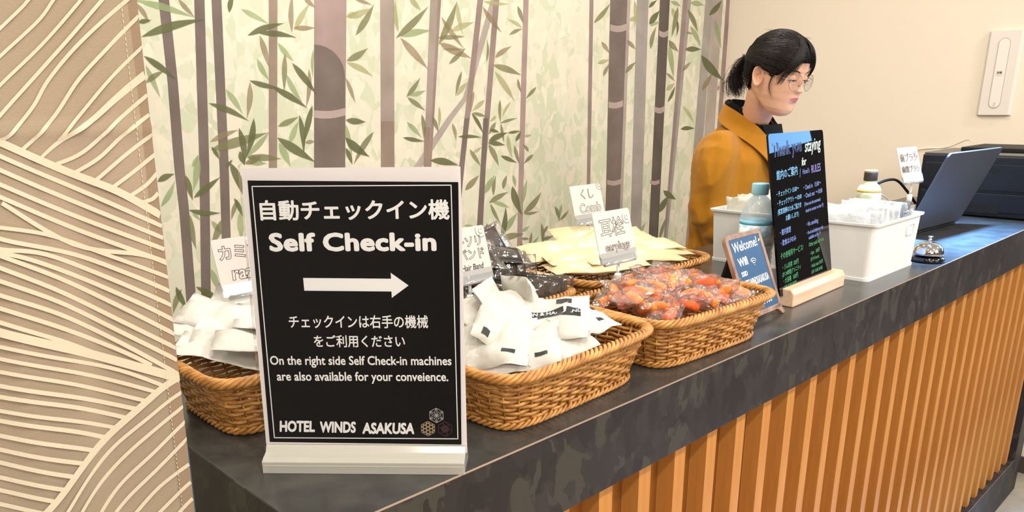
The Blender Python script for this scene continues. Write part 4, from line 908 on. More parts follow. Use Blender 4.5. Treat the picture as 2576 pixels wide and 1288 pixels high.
# ------------------------------------------------------------------ laptop
m_lap = mat('laptop_shell', '#4f5056', .5, metal=.35)
lp = thing('laptop', 'open dark grey laptop seen from behind its lid', 'laptop', (2.497, .767, ZT), (0, 0, math.radians(-4.2)))
part('base', slab([(x, y+.123) for x, y in rrect(.372, .245, .012)], .002, .015), m_lap, lp, bev=.0015)
TL = Matrix.Translation((0, 0, .010)) @ Matrix.Rotation(math.radians(21.4), 4, 'X')
part('lid', MB().prism(rrect(.376, .242, .012), -.004, .002, TL @ Matrix.Translation((0, 0, .121))), m_lap, lp, bev=.0008)
part('screen', MB().prism(rrect(.350, .215, .003), .0021, .0024, TL @ Matrix.Translation((0, 0, .124))), mat('lcd', '#20242c', .2, emit='#dfe8f5', es=.6), lp, label='lit screen facing the receptionist')
kb = MB()
for r_ in range(5):
    for c_ in range(13): kb.box((-.150+c_*.0232, .040+r_*.019, .015), (-.131+c_*.0232, .055+r_*.019, .0165))
ko = part('keys', kb, mat('key_black', '#17171a', .5), lp); ko['kind'] = 'stuff'
part('trackpad', MB().box((-.05, .150, .0151), (.05, .225, .0156)), mat('pad_grey', '#4a4b52', .4), lp)
part('hinge', MB().tube([(-.14, 0, .012), (.14, 0, .012)], .006, 10), mat('hinge_black', '#141416', .4), lp)

# ------------------------------------------------------------------ printer
m_prn = mat('printer_navy', '#10141e', .42)
m_prg = mat('printer_grey', '#6f6c66', .5)
m_seam = mat('printer_seam', '#050608', .6)
pr = thing('printer', 'large black printer behind the laptop against the right wall', 'printer', (2.87, .56, ZT))
part('body', MB().box((0, 0, .004), (.36, .384, .196)), m_prn, pr, bev=.005)
part('top_cover', MB().box((.012, -.001, .196), (.30, .384, .201)), m_prg, pr, bev=.002, label='grey top edge')
part('document_tray', MB().box((.10, .0, .2012), (.352, .30, .216)), m_seam, pr, bev=.003)
part('paper_drawer', MB().box((-.004, .01, .020), (.0, .374, .078)), m_prn, pr, bev=.0015)
part('front_door', MB().box((-.003, .012, .088), (.0, .372, .170)), m_prn, pr, bev=.0015)
part('drawer_slot', MB().box((-.0048, .13, .016), (-.0035, .26, .042)), m_seam, pr)
part('door_grip', MB().box((-.0045, .150, .148), (-.0025, .205, .158)), m_seam, pr)
part('side_pocket', MB().box((-.0036, .325, .105), (-.0028, .362, .165)), m_seam, pr)
for z in (.082, .094): part('seam', MB().box((-.0035, .004, z), (-.0022, .38, z+.0016)), m_seam, pr)
text('or', .016, mat('logo_white', '#e8e8ea', .5), pr, frame_m((-.0037, .205, .132), (0, -1, 0), (0, 0, 1)), bold=.0004, name='logo')
for x, y in ((.03, .03), (.03, .35), (.33, .03), (.33, .35)): part('rubber_foot', MB().lathe([(.0001, 0), (.012, 0), (.012, .005), (.0001, .005)], 12, c=(x, y, 0)), m_seam, pr)

# cables beside the printer and along the wall
m_blkc = mat('cable_black', '#17171a', .45); m_whc = mat('cable_white', '#ece6da', .5)
def cable(label, pts, r_, mt): return tag(part('cable', MB().tube(smooth_line([Vector(p) for p in pts], 8), r_, 8), mt), label, 'cable')
cable('thin white cable running along the right wall to the printer', [(3.494, 1.205, 1.262), (3.494, 1.15, 1.276), (3.492, 1.06, 1.285), (3.40, .97, 1.318), (3.22, .90, 1.322)], .0022, m_whc)
cable('thick black cable looping left of the printer', [(2.86, 1.02, 1.104), (2.74, 1.04, 1.15), (2.70, 1.02, 1.20), (2.76, .985, 1.215), (2.86, .975, 1.17), (2.95, .972, 1.12)], .0045, m_blkc)
cable('black cable lying in a low loop beside the adapter', [(2.52, 1.07, 1.105), (2.60, 1.085, 1.13), (2.68, 1.06, 1.145), (2.77, 1.00, 1.13), (2.84, .98, 1.105)], .004, m_blkc)
cable('white cable crossing the black cables by the printer', [(2.60, 1.10, 1.104), (2.68, 1.06, 1.165), (2.77, 1.02, 1.16), (2.85, 1.0, 1.104)], .0022, m_whc)
ad = thing('power_adapter', 'matte black power adapter behind the tea bottle', 'adapter', (2.47, .995+.02, ZT), (0, 0, -.5))
part('adapter_body', MB().box((-.05, -.026, 0), (.05, .026, .052)), mat('adapter_black', '#2a2a2c', .5), ad, bev=.006)
part('cord_stub', MB().tube([(.05, 0, .02), (.066, 0, .02)], .004, 8), m_blkc, ad)

# ------------------------------------------------------------------ wall panel with a handset recess
m_wp = mat('panel_plastic', '#e4dad2', .45)
hp = thing('wall_panel', 'off-white wall plate with a long pill shaped cover on the right wall', 'wall plate', (XW-.0005, .918, 1.560))
wpn, hpn = .122, .310   # local: X = -Y of the room, built in the YZ plane
def yz(poly, x0, x1):
    n = len(poly); mb = MB(); return mb.add([(x0, y, z) for y, z in poly]+[(x1, y, z) for y, z in poly], [tuple(range(n)), tuple(range(n, 2*n))[::-1]]+[(i, (i+1) % n, (i+1) % n+n, i+n)[::-1] for i in range(n)])
o = MB(); a = rrect(.118, .306, .003); b_ = rrect(.100, .300, .003); n = len(a)
o.add([(0, y, z) for y, z in a]+[(-.016, y, z) for y, z in b_], [tuple(range(n))[::-1], tuple(range(n, 2*n))]+[(i, (i+1) % n, (i+1) % n+n, i+n) for i in range(n)])
part('back_plate', o, m_wp, hp)
part('pill_groove', yz(rrect(.0400, .252, .0199, 8), -.0166, -.0150), mat('panel_groove', '#9d938b', .6), hp)
part('pill_cover', yz(rrect(.0370, .248, .0184, 8), -.0185, -.0150), mat('panel_cover', '#ebe2da', .4), hp, bev=.0008)
lb = rrect(.022, .020, .002); part('label_frame', yz(lb, -.0188, -.0184), mat('panel_label', '#d8cec5', .5), hp)
text('非常', .0085, mat('panel_print', '#4f4a46', .6), hp, frame_m((-.0190, 0, .002), (0, -1, 0), (0, 0, 1)), bold=.0003)
part('notch', MB().box((-.0189, -.003, -.120), (-.0184, .003, -.104)), mat('panel_notch', '#cfc5bb', .5), hp)
# ------------------------------------------------------------------ receptionist
m_skin = mat('skin', '#dcaa8c', .48, spec=.35, sub=.25)
m_lip = mat('lips', '#c0706a', .4)
m_hair = mat('hair', '#1b1412', .42, spec=.4)
m_jkt = bump(mat('mustard_cloth', '#a87014', .75, spec=.2, sheen=.15), 700, .25, .0005)
m_blk2 = mat('black_shirt', '#0b0c0f', .75, spec=.2)
m_trs = mat('trousers', '#202126', .8)
m_shoe = mat('shoe_black', '#121212', .35)
PN = Vector((2.250, 1.240, 0))
pers = thing('person', 'receptionist in mustard jacket and black collar, round glasses, dark hair tied back, looking down', 'person', PN)
def cone_chain(mb, pts, rs, n=16, flat=None):
    pts = [Vector(p) for p in pts]; mb.tube(smooth_line(pts, 5), smooth_r(rs, 5), n)
    for p, r_ in ((pts[0], rs[0]), (pts[-1], rs[-1])):
        mb.lathe([(.0001, -r_)]+[(r_*math.sin(PI*k/8), -r_*math.cos(PI*k/8)) for k in range(1, 8)]+[(.0001, r_)], n, c=p)
def smooth_r(rs, sub):
    out = []
    for i in range(len(rs)-1):
        for k in range(sub): out.append(rs[i]+(rs[i+1]-rs[i])*k/sub)
    return out+[rs[-1]]
def interp(tab, z):
    for i in range(len(tab)-1):
        if tab[i][0] >= z >= tab[i+1][0]:
            t = (tab[i][0]-z)/(tab[i][0]-tab[i+1][0]); t = t*t*(3-2*t)*.35+t*.65
            return [a+(b-a)*t for a, b in zip(tab[i][1:], tab[i+1][1:])]
    return list(tab[-1][1:]) if z < tab[-1][0] else list(tab[0][1:])
# head in its own frame: +X face, +Y her left, +Z up.  rows: z, front, back, half width
HT = [(.117,.004,-.012,.004),(.112,.030,-.040,.030),(.100,.056,-.066,.048),(.080,.076,-.086,.063),(.055,.087,-.097,.072),(.030,.0895,-.100,.0755),(.008,.0865,-.098,.0750),
      (-.012,.0855,-.092,.0725),(-.032,.0860,-.080,.0695),(-.052,.0860,-.062,.0640),(-.070,.0835,-.040,.0565),(-.086,.0815,-.010,.0510),(-.099,.0780,.010,.0420),(-.108,.0690,.024,.0310),(-.114,.053,.034,.015)]
def G(a, s): return math.exp(-(a/s)**2)
def head_pt(ph, z):
    fr, bk, hw = interp(HT, z); c, s = math.cos(ph), math.sin(ph)
    cx = (fr+bk)/2 if z > .09 else -.008+.032*max(0, min(1, (-.02-z)/.08))**1.5
    x = cx+((fr-cx)*abs(c)**.82 if c > 0 else -(cx-bk)*abs(c)**.9)
    y = hw*math.copysign(abs(s)**.92, s); d = 0
    if c > 0:
        ay = abs(y)
        w = min(1, c*2.2)
        z0 = .006
        ez = math.exp(-((ay-.031)/.0165)**2-((z-.006)/.0125)**2)
        d += -.0085*ez                                            # sockets
        d += .0042*math.exp(-((ay-.031)/.0120)**2-((z-.004)/.0062)**2)   # lids over the eyeballs
        d += .0022*math.exp(-((ay-.028)/.018)**2-((z-.026)/.007)**2)    # brow
        nz = max(0, min(1, (.018-z)/.046)) if z > -.030 else max(0, 1-(-.030-z)/.0075)
        d += (.0045+.0150*nz**1.2)*math.exp(-(y/(.0062+.0045*nz))**2)*(1 if z < .018 else math.exp(-((z-.018)/.012)**2))*(nz > 0)
        d += .0055*math.exp(-((ay-.0115)/.0052)**2-((z+.0285)/.0062)**2)   # nostril wings
        d += .0030*math.exp(-((ay-.040)/.020)**2-((z+.020)/.018)**2)     # cheeks
        d += .0050*math.exp(-(y/.019)**2-((z+.0500)/.0085)**2)             # mouth mound
        d += .0034*math.exp(-(y/.0150)**2-((z+.0500)/.0032)**2)+.0042*math.exp(-(y/.0135)**2-((z+.0590)/.0036)**2)
        d += -.0038*math.exp(-(y/.0200)**2-((z+.0545)/.0014)**2)           # lip line
        d += -.0022*math.exp(-(y/.003)**2-((z+.041)/.005)**2)              # philtrum
        d += -.0030*math.exp(-(y/.016)**2-((z+.071)/.005)**2)+.0040*math.exp(-(y/.014)**2-((z+.090)/.011)**2)
        x += d*w
    return Vector((x, y, z))
hd = MB(); NZ, NP = 150, 120; P = []
for i in range(NZ+1):
    t = i/NZ; z = .1168-.2308*t
    row = []
    for k in range(NP):
        u = 2*PI*k/NP; ph = u-.30*math.sin(u)                          # denser towards the face
        row.append(head_pt(ph, z))
    P.append(row)
hd.grid(P, wrap=True, flip=True)
hd.f.append(tuple(range(NP))); hd.sm.append(True); hd.f.append(tuple(NZ*NP+k for k in range(NP))[::-1]); hd.sm.append(True)
HC = Vector(dep(1955, 188, 2.2))-PN
fx = Vector((-.12, -.993, 0)).normalized()
fxp = (fx*math.cos(math.radians(14))+Vector((0, 0, -1))*math.sin(math.radians(14))).normalized()
hy = Vector((0, 0, 1)).cross(fx).normalized(); hz = fxp.cross(hy)
HM = (Matrix((fxp, hy, hz)).transposed() @ Matrix.Diagonal((.92, .92, .92))).to_4x4(); HM.translation = HC
HI = HM.inverted()
# ear: cupped shell
def ear(s):
    mb = MB(); P = []
    for i in range(9):
        v = i/8
        row = []
        for k in range(20):
            a = 2*PI*k/20; ex = .0165*(1+.15*math.sin(a)); ez = .0300
            r_ = v; x = -.006+ex*r_*math.cos(a)-.004*math.sin(a)*r_; z = .0+ez*r_*math.sin(a)*(1 if math.sin(a) > 0 else .92)
            y = .0725+.0115*(r_**2)+(.003*math.exp(-((r_-.86)/.12)**2))-.006*math.exp(-(r_/.38)**2) + (-x+.0)*.28
            row.append(Vector((x-.004, s*y, z-.008)))
        P.append(row)
    P2 = [[Vector((p.x, p.y-s*.0045, p.z)) for p in row] for row in P[::-1]]
    mb.grid(P+P2, wrap=True, flip=(s < 0)); return mb
body = MB()
for mb in (hd, ear(1), ear(-1)):
    M = HM; body.add([M @ Vector(v) for v in mb.v], mb.f, True)
NB = Vector((0, .010, 1.385))      # base of the neck
nk0 = HM @ Vector((-.030, 0, -.055))
cone_chain(body, [nk0, nk0.lerp(NB, .5)+Vector((0, -.004, 0)), NB+Vector((0, 0, .02)), NB+Vector((0, .008, -.05))], [.046, .0455, .0500, .070], 28)
cone_chain(body, [NB+Vector((0, .01, -.06)), (0, .02, 1.20), (0, .03, 1.0), (0, .04, .90)], [.085, .105, .100, .11], 20)   # chest under the clothes
# arms, hands
SR = Vector((-.166, .018, 1.316)); SL = Vector((.145, .005, 1.315))
ELR = Vector((-.152, .020, 1.130)); ELL = Vector((.165, .010, 1.138))
HR = Vector((.030, -.165, 1.138)); HL = Vector((.150, -.150, 1.138))
for S_, E_, H_ in ((SR, ELR, HR), (SL, ELL, HL)):
    d = (H_-E_).normalized()
    cone_chain(body, [S_, S_.lerp(E_, .5), E_], [.046, .041, .035], 16)
    cone_chain(body, [E_, E_.lerp(H_, .45), H_], [.036, .031, .0215], 16)
def hand(H_, dirv, side):
    """palm down; fingers slightly curled, thumb leaving the side of the palm near its base"""
    f = Vector(dirv).normalized(); s = f.cross(Vector((0, 0, 1))).normalized()*side; u = Vector((0, 0, 1))
    mb = MB(); W0 = Vector(H_)
    for k, o in enumerate((-.026, -.009, .009, .026)):
        cone_chain(mb, [W0+f*.006+s*o*.45, W0+f*.045+s*o*.9+u*.004, W0+f*.082+s*o], [.015, .0135, .0105], 12)
        L = (.036+.0, .044, .041, .031)[k]; L = (.040, .047, .043, .032)[k] if side > 0 else (.040, .047, .043, .032)[k]
        b = W0+f*.082+s*o
        pass
    for k, o in enumerate((.026, .009, -.009, -.026)):       # index .. little, index on the thumb side
        L = (.068, .076, .071, .054)[k]; b = W0+f*.080+s*o+u*.001
        cone_chain(mb, [b, b+f*L*.42+s*o*.08+u*.002, b+f*L*.72+s*o*.12-u*.010, b+f*L*.90+s*o*.12-u*.024], [.0092, .0084, .0076, .0066], 10)
    t0 = W0+f*.018+s*.022
    cone_chain(mb, [t0, t0+f*.022+s*.022-u*.004, t0+f*.050+s*.030-u*.012, t0+f*.070+s*.026-u*.018], [.0135, .0110, .0095, .0078], 10)
    return mb
for H_, dv, sd in ((HR, (.35, -.90, -.12), -1), (HL, (.05, -1, -.12), 1)):
    h_ = hand(H_, dv, sd); body.add(h_.v, h_.f, True)
# hips and legs under the trousers join the one continuous figure
cone_chain(body, [(0, .04, .92), (-.085, .05, .84), (-.095, .055, .48), (-.098, .075, .10), (-.098, .06, .05)], [.11, .082, .052, .036, .034], 16)
cone_chain(body, [(0, .04, .92), (.085, .05, .84), (.095, .055, .48), (.098, .075, .10), (.098, .06, .05)], [.11, .082, .052, .036, .034], 16)
bme = voxel(body, .0021, 2, 'body')
bme.materials.append(m_skin); bme.materials.append(m_lip)
bo = link('body', bme, pers)
co = np.empty(len(bme.vertices)*3); bme.vertices.foreach_get('co', co); co = co.reshape(-1, 3)
R3 = np.array(HI.to_3x3()); tr = np.array(HI.translation); loc = co @ R3.T+tr
cent = np.zeros((len(bme.polygons), 3)); 
pv = np.empty(len(bme.loops), dtype=np.int32); bme.loops.foreach_get('vertex_index', pv)
ls = np.empty(len(bme.polygons), dtype=np.int32); bme.polygons.foreach_get('loop_start', ls); cent = loc[pv[ls]]
lipm = (cent[:, 0] > .07) & ((cent[:, 1]/.0205)**2+((cent[:, 2]+.0545)/(.0085-.0035*np.abs(cent[:, 1]/.02)**1.5))**2 < 1)
bme.polygons.foreach_set('material_index', lipm.astype(np.int32)); bme.polygons.foreach_set('use_smooth', np.ones(len(bme.polygons), dtype=bool)); bme.update()
def hpart(name, mb, mt, **k):
    q = MB(); q.v = [tuple(HM @ Vector(v)) for v in mb.v]; q.f = mb.f; q.sm = mb.sm; return part(name, q, mt, pers, **k)
# eyes: looking down, lids nearly closed
m_eye = mat('eye_white', '#e9e4de', .2); m_iris = mat('iris_dark', '#1c120d', .1)
for s in (-1, 1):
    mb = MB(); mb.lathe([(.0001, -.0115)]+[(.0115*math.sin(PI*k/10), -.0115*math.cos(PI*k/10)) for k in range(1, 10)]+[(.0001, .0115)], 20, c=(.0722, s*.031, .0045)); hpart('eyeball', mb, m_eye)
    ir = MB(); ctr_e = Vector((.0722, s*.031, .0045)); dv = Vector((.97, 0, -.26)).normalized()
    ir.lathe([(.0001, .0118), (.003, .0114), (.0054, .0104)], 16, M=dv.to_track_quat('Z', 'Y').to_matrix().to_4x4(), c=ctr_e); hpart('iris', ir, m_iris)
    ld = MB(); P = []
    for i in range(7):
        th = math.radians(-12+i*14); row = []
        for k in range(13):
            a = math.radians(-72+12*k); r_ = .0128
            row.append(ctr_e+Vector((r_*math.cos(th)*math.cos(a), r_*math.cos(th)*math.sin(a)*1.18, r_*math.sin(th)-.0012*math.sin(a)**2)))
        P.append(row)
    ld.grid(P, flip=True); hpart('upper_eyelid', ld, m_skin)
    la = MB()
    for k in range(11):
        a = math.radians(-62+12.4*k); p = ctr_e+Vector((.0130*math.cos(a), .0130*math.sin(a)*1.18, -.0030-.0012*math.sin(a)**2))
        la.tube([p, p+Vector((.004, .0012*s+math.sin(a)*.002, -.0012)), p+Vector((.006, .002*s+math.sin(a)*.003, .0004))], [.0005, .0004, .0002], 4)
    la.tube([ctr_e+Vector((.0131*math.cos(a), .0131*math.sin(a)*1.18, -.0028-.0012*math.sin(a)**2)) for a in [math.radians(-68+13.6*k) for k in range(11)]], .0007, 5)
    hpart('eyelashes', la, m_hair)
    br = MB(); br.tube([head_pt(a, z)+Vector((.0006, 0, 0)) for a, z in [(s*q, zz) for q, zz in ((.20, .0235), (.32, .0270), (.46, .0285), (.60, .0265), (.70, .0225))]], [.0012, .0019, .0019, .0014, .0006], 6)
    hpart('eyebrow', br, mat('brow', '#2c211c', .7))
# hair: cap over the skull, strands swept back to a low tail, wispy fringe
def hl(ph):   # hairline height by angle from the face
    a = abs(ph); tab = [(0, .052), (.45, .050), (.75, .036), (1.0, .010), (1.25, .000), (1.45, .012), (1.75, .010), (2.0, -.035), (2.6, -.060), (PI, -.065)]
    for i in range(len(tab)-1):
        if tab[i][0] <= a <= tab[i+1][0]:
            t = (a-tab[i][0])/(tab[i+1][0]-tab[i][0]); return tab[i][1]+(tab[i+1][1]-tab[i][1])*t
    return tab[-1][1]
def scalp(ph, z, off):
    p = head_pt(ph, z); q = head_pt(ph+.01, z); r_ = head_pt(ph, min(z+.002, .1165))
    nrm = Vector((p.x+.008, p.y, (p.z-.02)*.9)).normalized(); return p+nrm*off
cap = MB(); P = []
for i in range(27):
    row = []
    for k in range(96):
        ph = -PI+2*PI*k/96; t = i/26; z0 = hl(ph); z = .1165+(z0-.1165)*t
        off = .0115*(1-.9*max(0, (t-.82)/.18))+.0012*math.sin(ph*23+z*40)
        row.append(scalp(ph, z, off))
    P.append(row)
cap.grid(P, wrap=True); cap.f.append(tuple(range(96))); cap.sm.append(True)
hpart('hair_cap', cap, mat('hair_under', '#120d0b', .7, spec=.15))
TIE = Vector((-.112, .0, -.002))
rh = random.Random(5); hs = MB()
def strand(pts, r0=.0006, r1=.00025, n=4):
    pts = smooth_line([Vector(p) for p in pts], 4); N = len(pts); hs.tube(pts, [r0+(r1-r0)*k/(N-1) for k in range(N)], n, cap=False)
for k in range(760):   # swept to the tail
    s = rh.choice((-1, 1)); a0 = rh.uniform(.15, 1.5); z0 = rh.uniform(hl(a0)+.006, .108); pts = []
    for j in range(7):
        t = j/6; a = a0+(PI-.12-a0)*t; z = z0*(1-t)+(.010+.02*rh.uniform(-1, 1)*(1-t))*t+.018*math.sin(PI*t)
        z = min(z, .112); pts.append(scalp(s*a, max(z, hl(a)), .0118+.0022*rh.random()))
    strand(pts+[TIE+Vector((rh.uniform(-.004, .004), rh.uniform(-.010, .010), rh.uniform(-.010, .010)))])
for k in range(320):   # nape hair up to the tie
    s = rh.choice((-1, 1)); a0 = rh.uniform(1.9, 3.1); z0 = hl(a0)+.002
    strand([scalp(s*a0, z0+.002, .0085), scalp(s*(a0*.7+PI*.3), z0*.7, .0132), scalp(s*(a0*.45+PI*.55), z0*.3, .0138), TIE+Vector((0, rh.uniform(-.008, .008), rh.uniform(-.008, .008)))])
for k in range(420):   # over the crown, back to the tie
    y0 = rh.uniform(-.080, .080); xa = rh.uniform(-.02, .092); pts = []
    for j in range(7):
        t = j/6; x = xa+(-.104-xa)*t; y = y0*(1-t)**.5+.012*math.copysign(1, y0)*t; q = 1-((x+.006)/.1110)**2-(y/.0885)**2
        if q <= .02: continue
        pts.append(Vector((x, y, .020+.1105*math.sqrt(q)+.0012*rh.random())))
    if len(pts) > 3: strand(pts+[TIE+Vector((rh.uniform(-.004, .004), rh.uniform(-.010, .010), rh.uniform(-.002, .010)))])
hpart('swept_hair', hs, m_hair)['kind'] = 'stuff'
hs = MB()
for k in range(420):   # fringe from the parting down over the forehead and temples
    s = -1 if rh.random() < .6 else 1; a1 = rh.choice((rh.uniform(.45, 1.1), rh.uniform(.5, 1.0), rh.uniform(.05, 1.05))); drop = (.030+.018*(a1 < .45)) if a1 < .8 else .008
    z1 = drop+rh.uniform(-.018, .022) if a1 < .8 else rh.uniform(-.020, .025)
    pts = []
    a0 = rh.uniform(0, .25)
    for j in range(6):
        t = j/5; a = a0+(a1-a0)*t**.8; z = .112+(z1-.112)*t; lift = .013+.005*math.sin(PI*t)-.006*t
        pts.append(scalp(s*a, z, lift))
    strand(pts, .0006, .0002)
for k in range(16):    # loose strands in front of the ear
    s = rh.choice((-1, -1, 1)); a = rh.uniform(1.12, 1.26); e = rh.uniform(-.065, -.035)
    strand([scalp(s*(a-.1), .03, .010), scalp(s*a, -.005, .007), scalp(s*(a+.02), -.03, .006), scalp(s*(a-.04), e, .006)], .0006, .0002)
for k in range(26):    # flyaways on the crown
    a = rh.uniform(-PI, PI); strand([scalp(a, .108, .010), scalp(a+.2, .104, .018), scalp(a+.5, .100, .021+.006*rh.random())], .00025, .0001)
hpart('fringe', hs, m_hair)['kind'] = 'stuff'
hs = MB()
for k in range(600):   # tail: bunched, curling down and under
    y0 = rh.gauss(0, .006); z0 = rh.gauss(0, .005); sp = rh.gauss(0, .017); sy = rh.gauss(0, .013); L = rh.uniform(.55, 1.12)
    p = [TIE+Vector((.002, y0, z0)), TIE+Vector((-.014, y0*1.5+sy*.4, .010+z0*1.6+sp*.3)), TIE+Vector((-.032*L+sp*.3, sy, .000+sp)), TIE+Vector((-.040*L+sp*.4, sy*1.3, -.030*L+sp*.7)), TIE+Vector((-.036*L+sp*.7, sy*1.4, -.060*L)), TIE+Vector((-.024*L+sp*.8, sy*1.5, -.082*L)), TIE+Vector((-.016*L+sp*.6, sy*1.2, -.088*L+rh.uniform(-.008, .010)))]
    strand(p, .0006, .0002)
for k in range(14):
    q = rh.random(); strand([TIE, TIE+Vector((-.02, 0, .020+.008*q)), TIE+Vector((-.046-.01*q, .01*q, .012)), TIE+Vector((-.056-.008*q, 0, -.03)), TIE+Vector((-.042, -.01*q, -.085-.02*q))], .0005, .0002)
hpart('ponytail', hs, m_hair)['kind'] = 'stuff'
tie = MB(); tie.lathe([(.013+.004*math.cos(2*PI*k/8), .004*math.sin(2*PI*k/8)) for k in range(9)], 20, M=Matrix.Rotation(PI/2, 4, 'Y'), c=TIE+Vector((.004, 0, .002))); hpart('hair_tie', tie, mat('tie_black', '#0c0c0d', .7))
# round wire glasses
m_gold = mat('wire_gold', '#b99a74', .25, metal=1); m_lens = film('lens', base=.0, rough=.02, fr=.25)
gl = MB(); CE = .0985
for s in (-1, 1):
    gl.tube([(CE-.004*abs(math.sin(a))*0-.010*((s*.034+.0258*math.cos(a))/.060)**2, s*.034+.0258*math.cos(a), -.004+.0240*math.sin(a)) for a in [2*PI*k/36 for k in range(36)]], .0007, 6, closed=True)
    gl.tube([(CE-.0100, s*.0595, .003), (.070, s*.0715, .006), (.020, s*.0765, .008), (-.006, s*.0785, .006), (-.020, s*.0775, -.008)], .0008, 6)
    gl.tube([(CE-.001, s*.011, -.008), (CE-.006, s*.0095, -.012)], .0006, 5); gl.lathe([(.0001, -.0025), (.0022, 0), (.0001, .0025)], 8, c=(CE-.007, s*.0092, -.013))
gl.tube([(CE, -.0088, -.001), (CE+.002, 0, .0025), (CE, .0088, -.001)], .0008, 6)
hpart('glasses_frame', gl, m_gold, label='round thin gold wire glasses')
for s in (-1, 1):
    mb = MB(); mb.lathe([(.0001, .0001), (.0236, .0001)], 28, M=Matrix.Rotation(PI/2, 4, 'Y'), c=(CE-.0035, s*.033, -.004)); hpart('glasses_lens', mb, m_lens)

# clothes
def loft(tab, n=40, lean=None):
    """closed body of rounded sections: rows (z, cx, cy, half width, half depth)"""
    mb = MB(); P = []
    for z, cx, cy, a, b in tab: P.append([Vector((cx+a*math.copysign(abs(math.cos(2*PI*k/n))**.85, math.cos(2*PI*k/n)), cy+b*math.copysign(abs(math.sin(2*PI*k/n))**.9, math.sin(2*PI*k/n)), z)) for k in range(n)])
    mb.grid(P, wrap=True); N = len(tab); mb.f += [tuple(range(n))[::-1], tuple((N-1)*n+k for k in range(n))]; mb.sm += [True]*2; return mb
jk = loft([(.76,0,.05,.180,.135),(.90,0,.05,.178,.132),(1.02,0,.045,.172,.126),(1.14,0,.035,.172,.124),(1.24,0,.025,.176,.124),(1.30,0,.022,.170,.112),(1.345,0,.024,.145,.094),(1.380,0,.026,.112,.080),(1.402,0,.028,.086,.070)])
for S_, E_, H_ in ((SR, ELR, HR), (SL, ELL, HL)):
    cone_chain(jk, [Vector((S_.x*.6, S_.y+.008, 1.325)), S_, S_.lerp(E_, .5), E_, E_.lerp(H_, .5), E_.lerp(H_, .72)], [.062, .068, .072, .074, .058, .044], 22)
jme = voxel(jk, .0065, 4, 'jacket'); jme.materials.append(m_jkt)
co = np.empty(len(jme.vertices)*3); jme.vertices.foreach_get('co', co); co = co.reshape(-1, 3)
no = np.empty_like(co); jme.vertices.foreach_get('normal', no.reshape(-1)) if False else None
nv = [v.normal.copy() for v in jme.vertices]
for i, v in enumerate(jme.vertices):   # cloth folds: ridges fanning from shoulder and elbow
    p = v.co; s = -1 if p.x < 0 else 1
    a = math.atan2(p.z-1.36, (p.x-s*.10)); rr_ = math.hypot(p.z-1.36, p.x-s*.10)
    q = Vector((p.x*9+p.z*2.5*s, p.y*9, p.z*3.0)); f = .0190*(.26-abs(noise.noise(q))*1.6)+.0085*(.26-abs(noise.noise(q*2.3+Vector((3, 1, 7))))*1.5)
    e = Vector(ELR if s < 0 else ELL); de = (p-e).length
    f += .0025*math.sin((p.z-e.z)*95+p.y*50)*math.exp(-(de/.10)**2)
    f += .004*noise.noise(Vector((p.x*9, p.y*9, p.z*4)))
    v.co = p+nv[i]*f*min(1, max(0, (1.41-p.z)/.04))
jme.polygons.foreach_set('use_smooth', np.ones(len(jme.polygons), dtype=bool)); jme.update()
link('jacket', jme, pers)
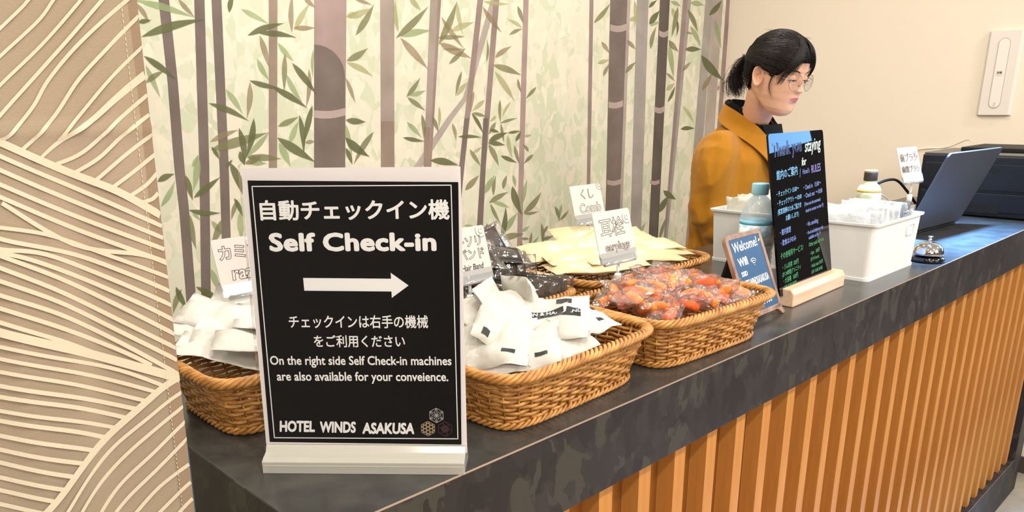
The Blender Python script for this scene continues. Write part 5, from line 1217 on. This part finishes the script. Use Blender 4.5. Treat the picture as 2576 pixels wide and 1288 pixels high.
# shirt: stand collar and the V at the throat
def band(pts_in, pts_out, th, flip=False):
    """thick strip between two edge lines"""
    A = smooth_line([Vector(p) for p in pts_in], 6); Bq = smooth_line([Vector(p) for p in pts_out], 6); n = len(A); vs = []; fs = []
    for a, b in zip(A, Bq):
        o = Vector(((a.x+b.x)/2, (a.y+b.y)/2-.03, 0)); nr = Vector((o.x, o.y, .25*abs(o.length))).normalized()
        vs += [a, b, b+nr*th, a+nr*th]
    for i in range(n-1):
        q = 4*i
        for k in range(4): fs.append((q+k, q+(k+1) % 4, q+4+(k+1) % 4, q+4+k))
    fs += [(0, 3, 2, 1), (4*n-4, 4*n-3, 4*n-2, 4*n-1)]
    return MB().add(vs, fs, False)
for s in (-1, 1):
    inn = [(0, .092, 1.470), (s*.052, .066, 1.462), (s*.068, .015, 1.440), (s*.056, -.050, 1.395), (s*.032, -.100, 1.330), (-s*.004, -.118, 1.270) if s > 0 else (.002, -.112, 1.270)]
    out = [(0, .098, 1.425), (s*.078, .072, 1.416), (s*.108, .010, 1.385), (s*.098, -.062, 1.340), (s*.076, -.108, 1.290), (s*.040, -.126, 1.235)]
    inn += [(-s*.012, -.124, 1.20), (-s*.012, -.118, 1.08)]; out += [(s*.034, -.130, 1.18), (s*.034, -.122, 1.08)]
    part('jacket_collar', band(inn, out, .007), m_jkt, pers, bev=.002, label='wide mustard collar band')
    ci = [(0, .072, 1.478), (s*.046, .052, 1.472), (s*.058, .010, 1.452), (s*.046, -.040, 1.418), (s*.012, -.078, 1.372)]
    cc = [(0, .084, 1.440), (s*.062, .060, 1.436), (s*.080, .008, 1.412), (s*.072, -.052, 1.376), (s*.034, -.092, 1.322)]
    part('shirt_collar', band(ci, cc, .004), m_blk2, pers, bev=.001)
    le = [(0, .0925, 1.4745), (s*.0525, .0665, 1.4665), (s*.0685, .0152, 1.4445), (s*.0565, -.0505, 1.3995), (s*.0325, -.1005, 1.3345)]
    lw_ = MB().tube(smooth_line([Vector(p) for p in le], 6), .0035, 6); part('collar_lining', lw_, m_blk2, pers)
vp = MB(); P = []
for i in range(9):
    t = i/8; z = 1.405-.20*t; w_ = .060*(1-t*.75); P.append([Vector((w_*(k/6*2-1), -.062-.050*min(1, t*1.6)-.004*(1-(k/6*2-1)**2), z)) for k in range(7)])
vp.grid(P, flip=True); part('shirt_front', vp, m_blk2, pers)
for z in (1.35, 1.31): part('shirt_button', MB().lathe([(.0001, 0), (.005, 0), (.005, .0015), (.0001, .002)], 12, M=Matrix.Rotation(PI/2, 4, 'X'), c=(0, -.0985-(1.35-z)*.6, z)), mat('button_black', '#2b2c30', .3), pers)
# trousers and shoes
tr_ = MB()
for s in (-1, 1): cone_chain(tr_, [(0, .045, .90), (s*.085, .05, .80), (s*.097, .055, .48), (s*.100, .072, .13)], [.125, .100, .075, .060], 20)
tme = voxel(tr_, .011, 3, 'trousers'); tme.materials.append(m_trs); link('trousers', tme, pers)
for s in (-1, 1):
    sh = MB(); pr_ = [(.0001, 0), (.040, 0), (.044, .012), (.042, .030), (.034, .050), (.0001, .058)]
    sh.lathe(pr_, 24, sx=.95, sy=2.9, c=(s*.100, .005, 0)); cone_chain(sh, [(s*.1, .075, .045), (s*.1, .075, .085)], [.040, .042], 16)
    sm_ = voxel(sh, .006, 2, 'shoe'); sm_.materials.append(m_shoe); link('shoe', sm_, pers)
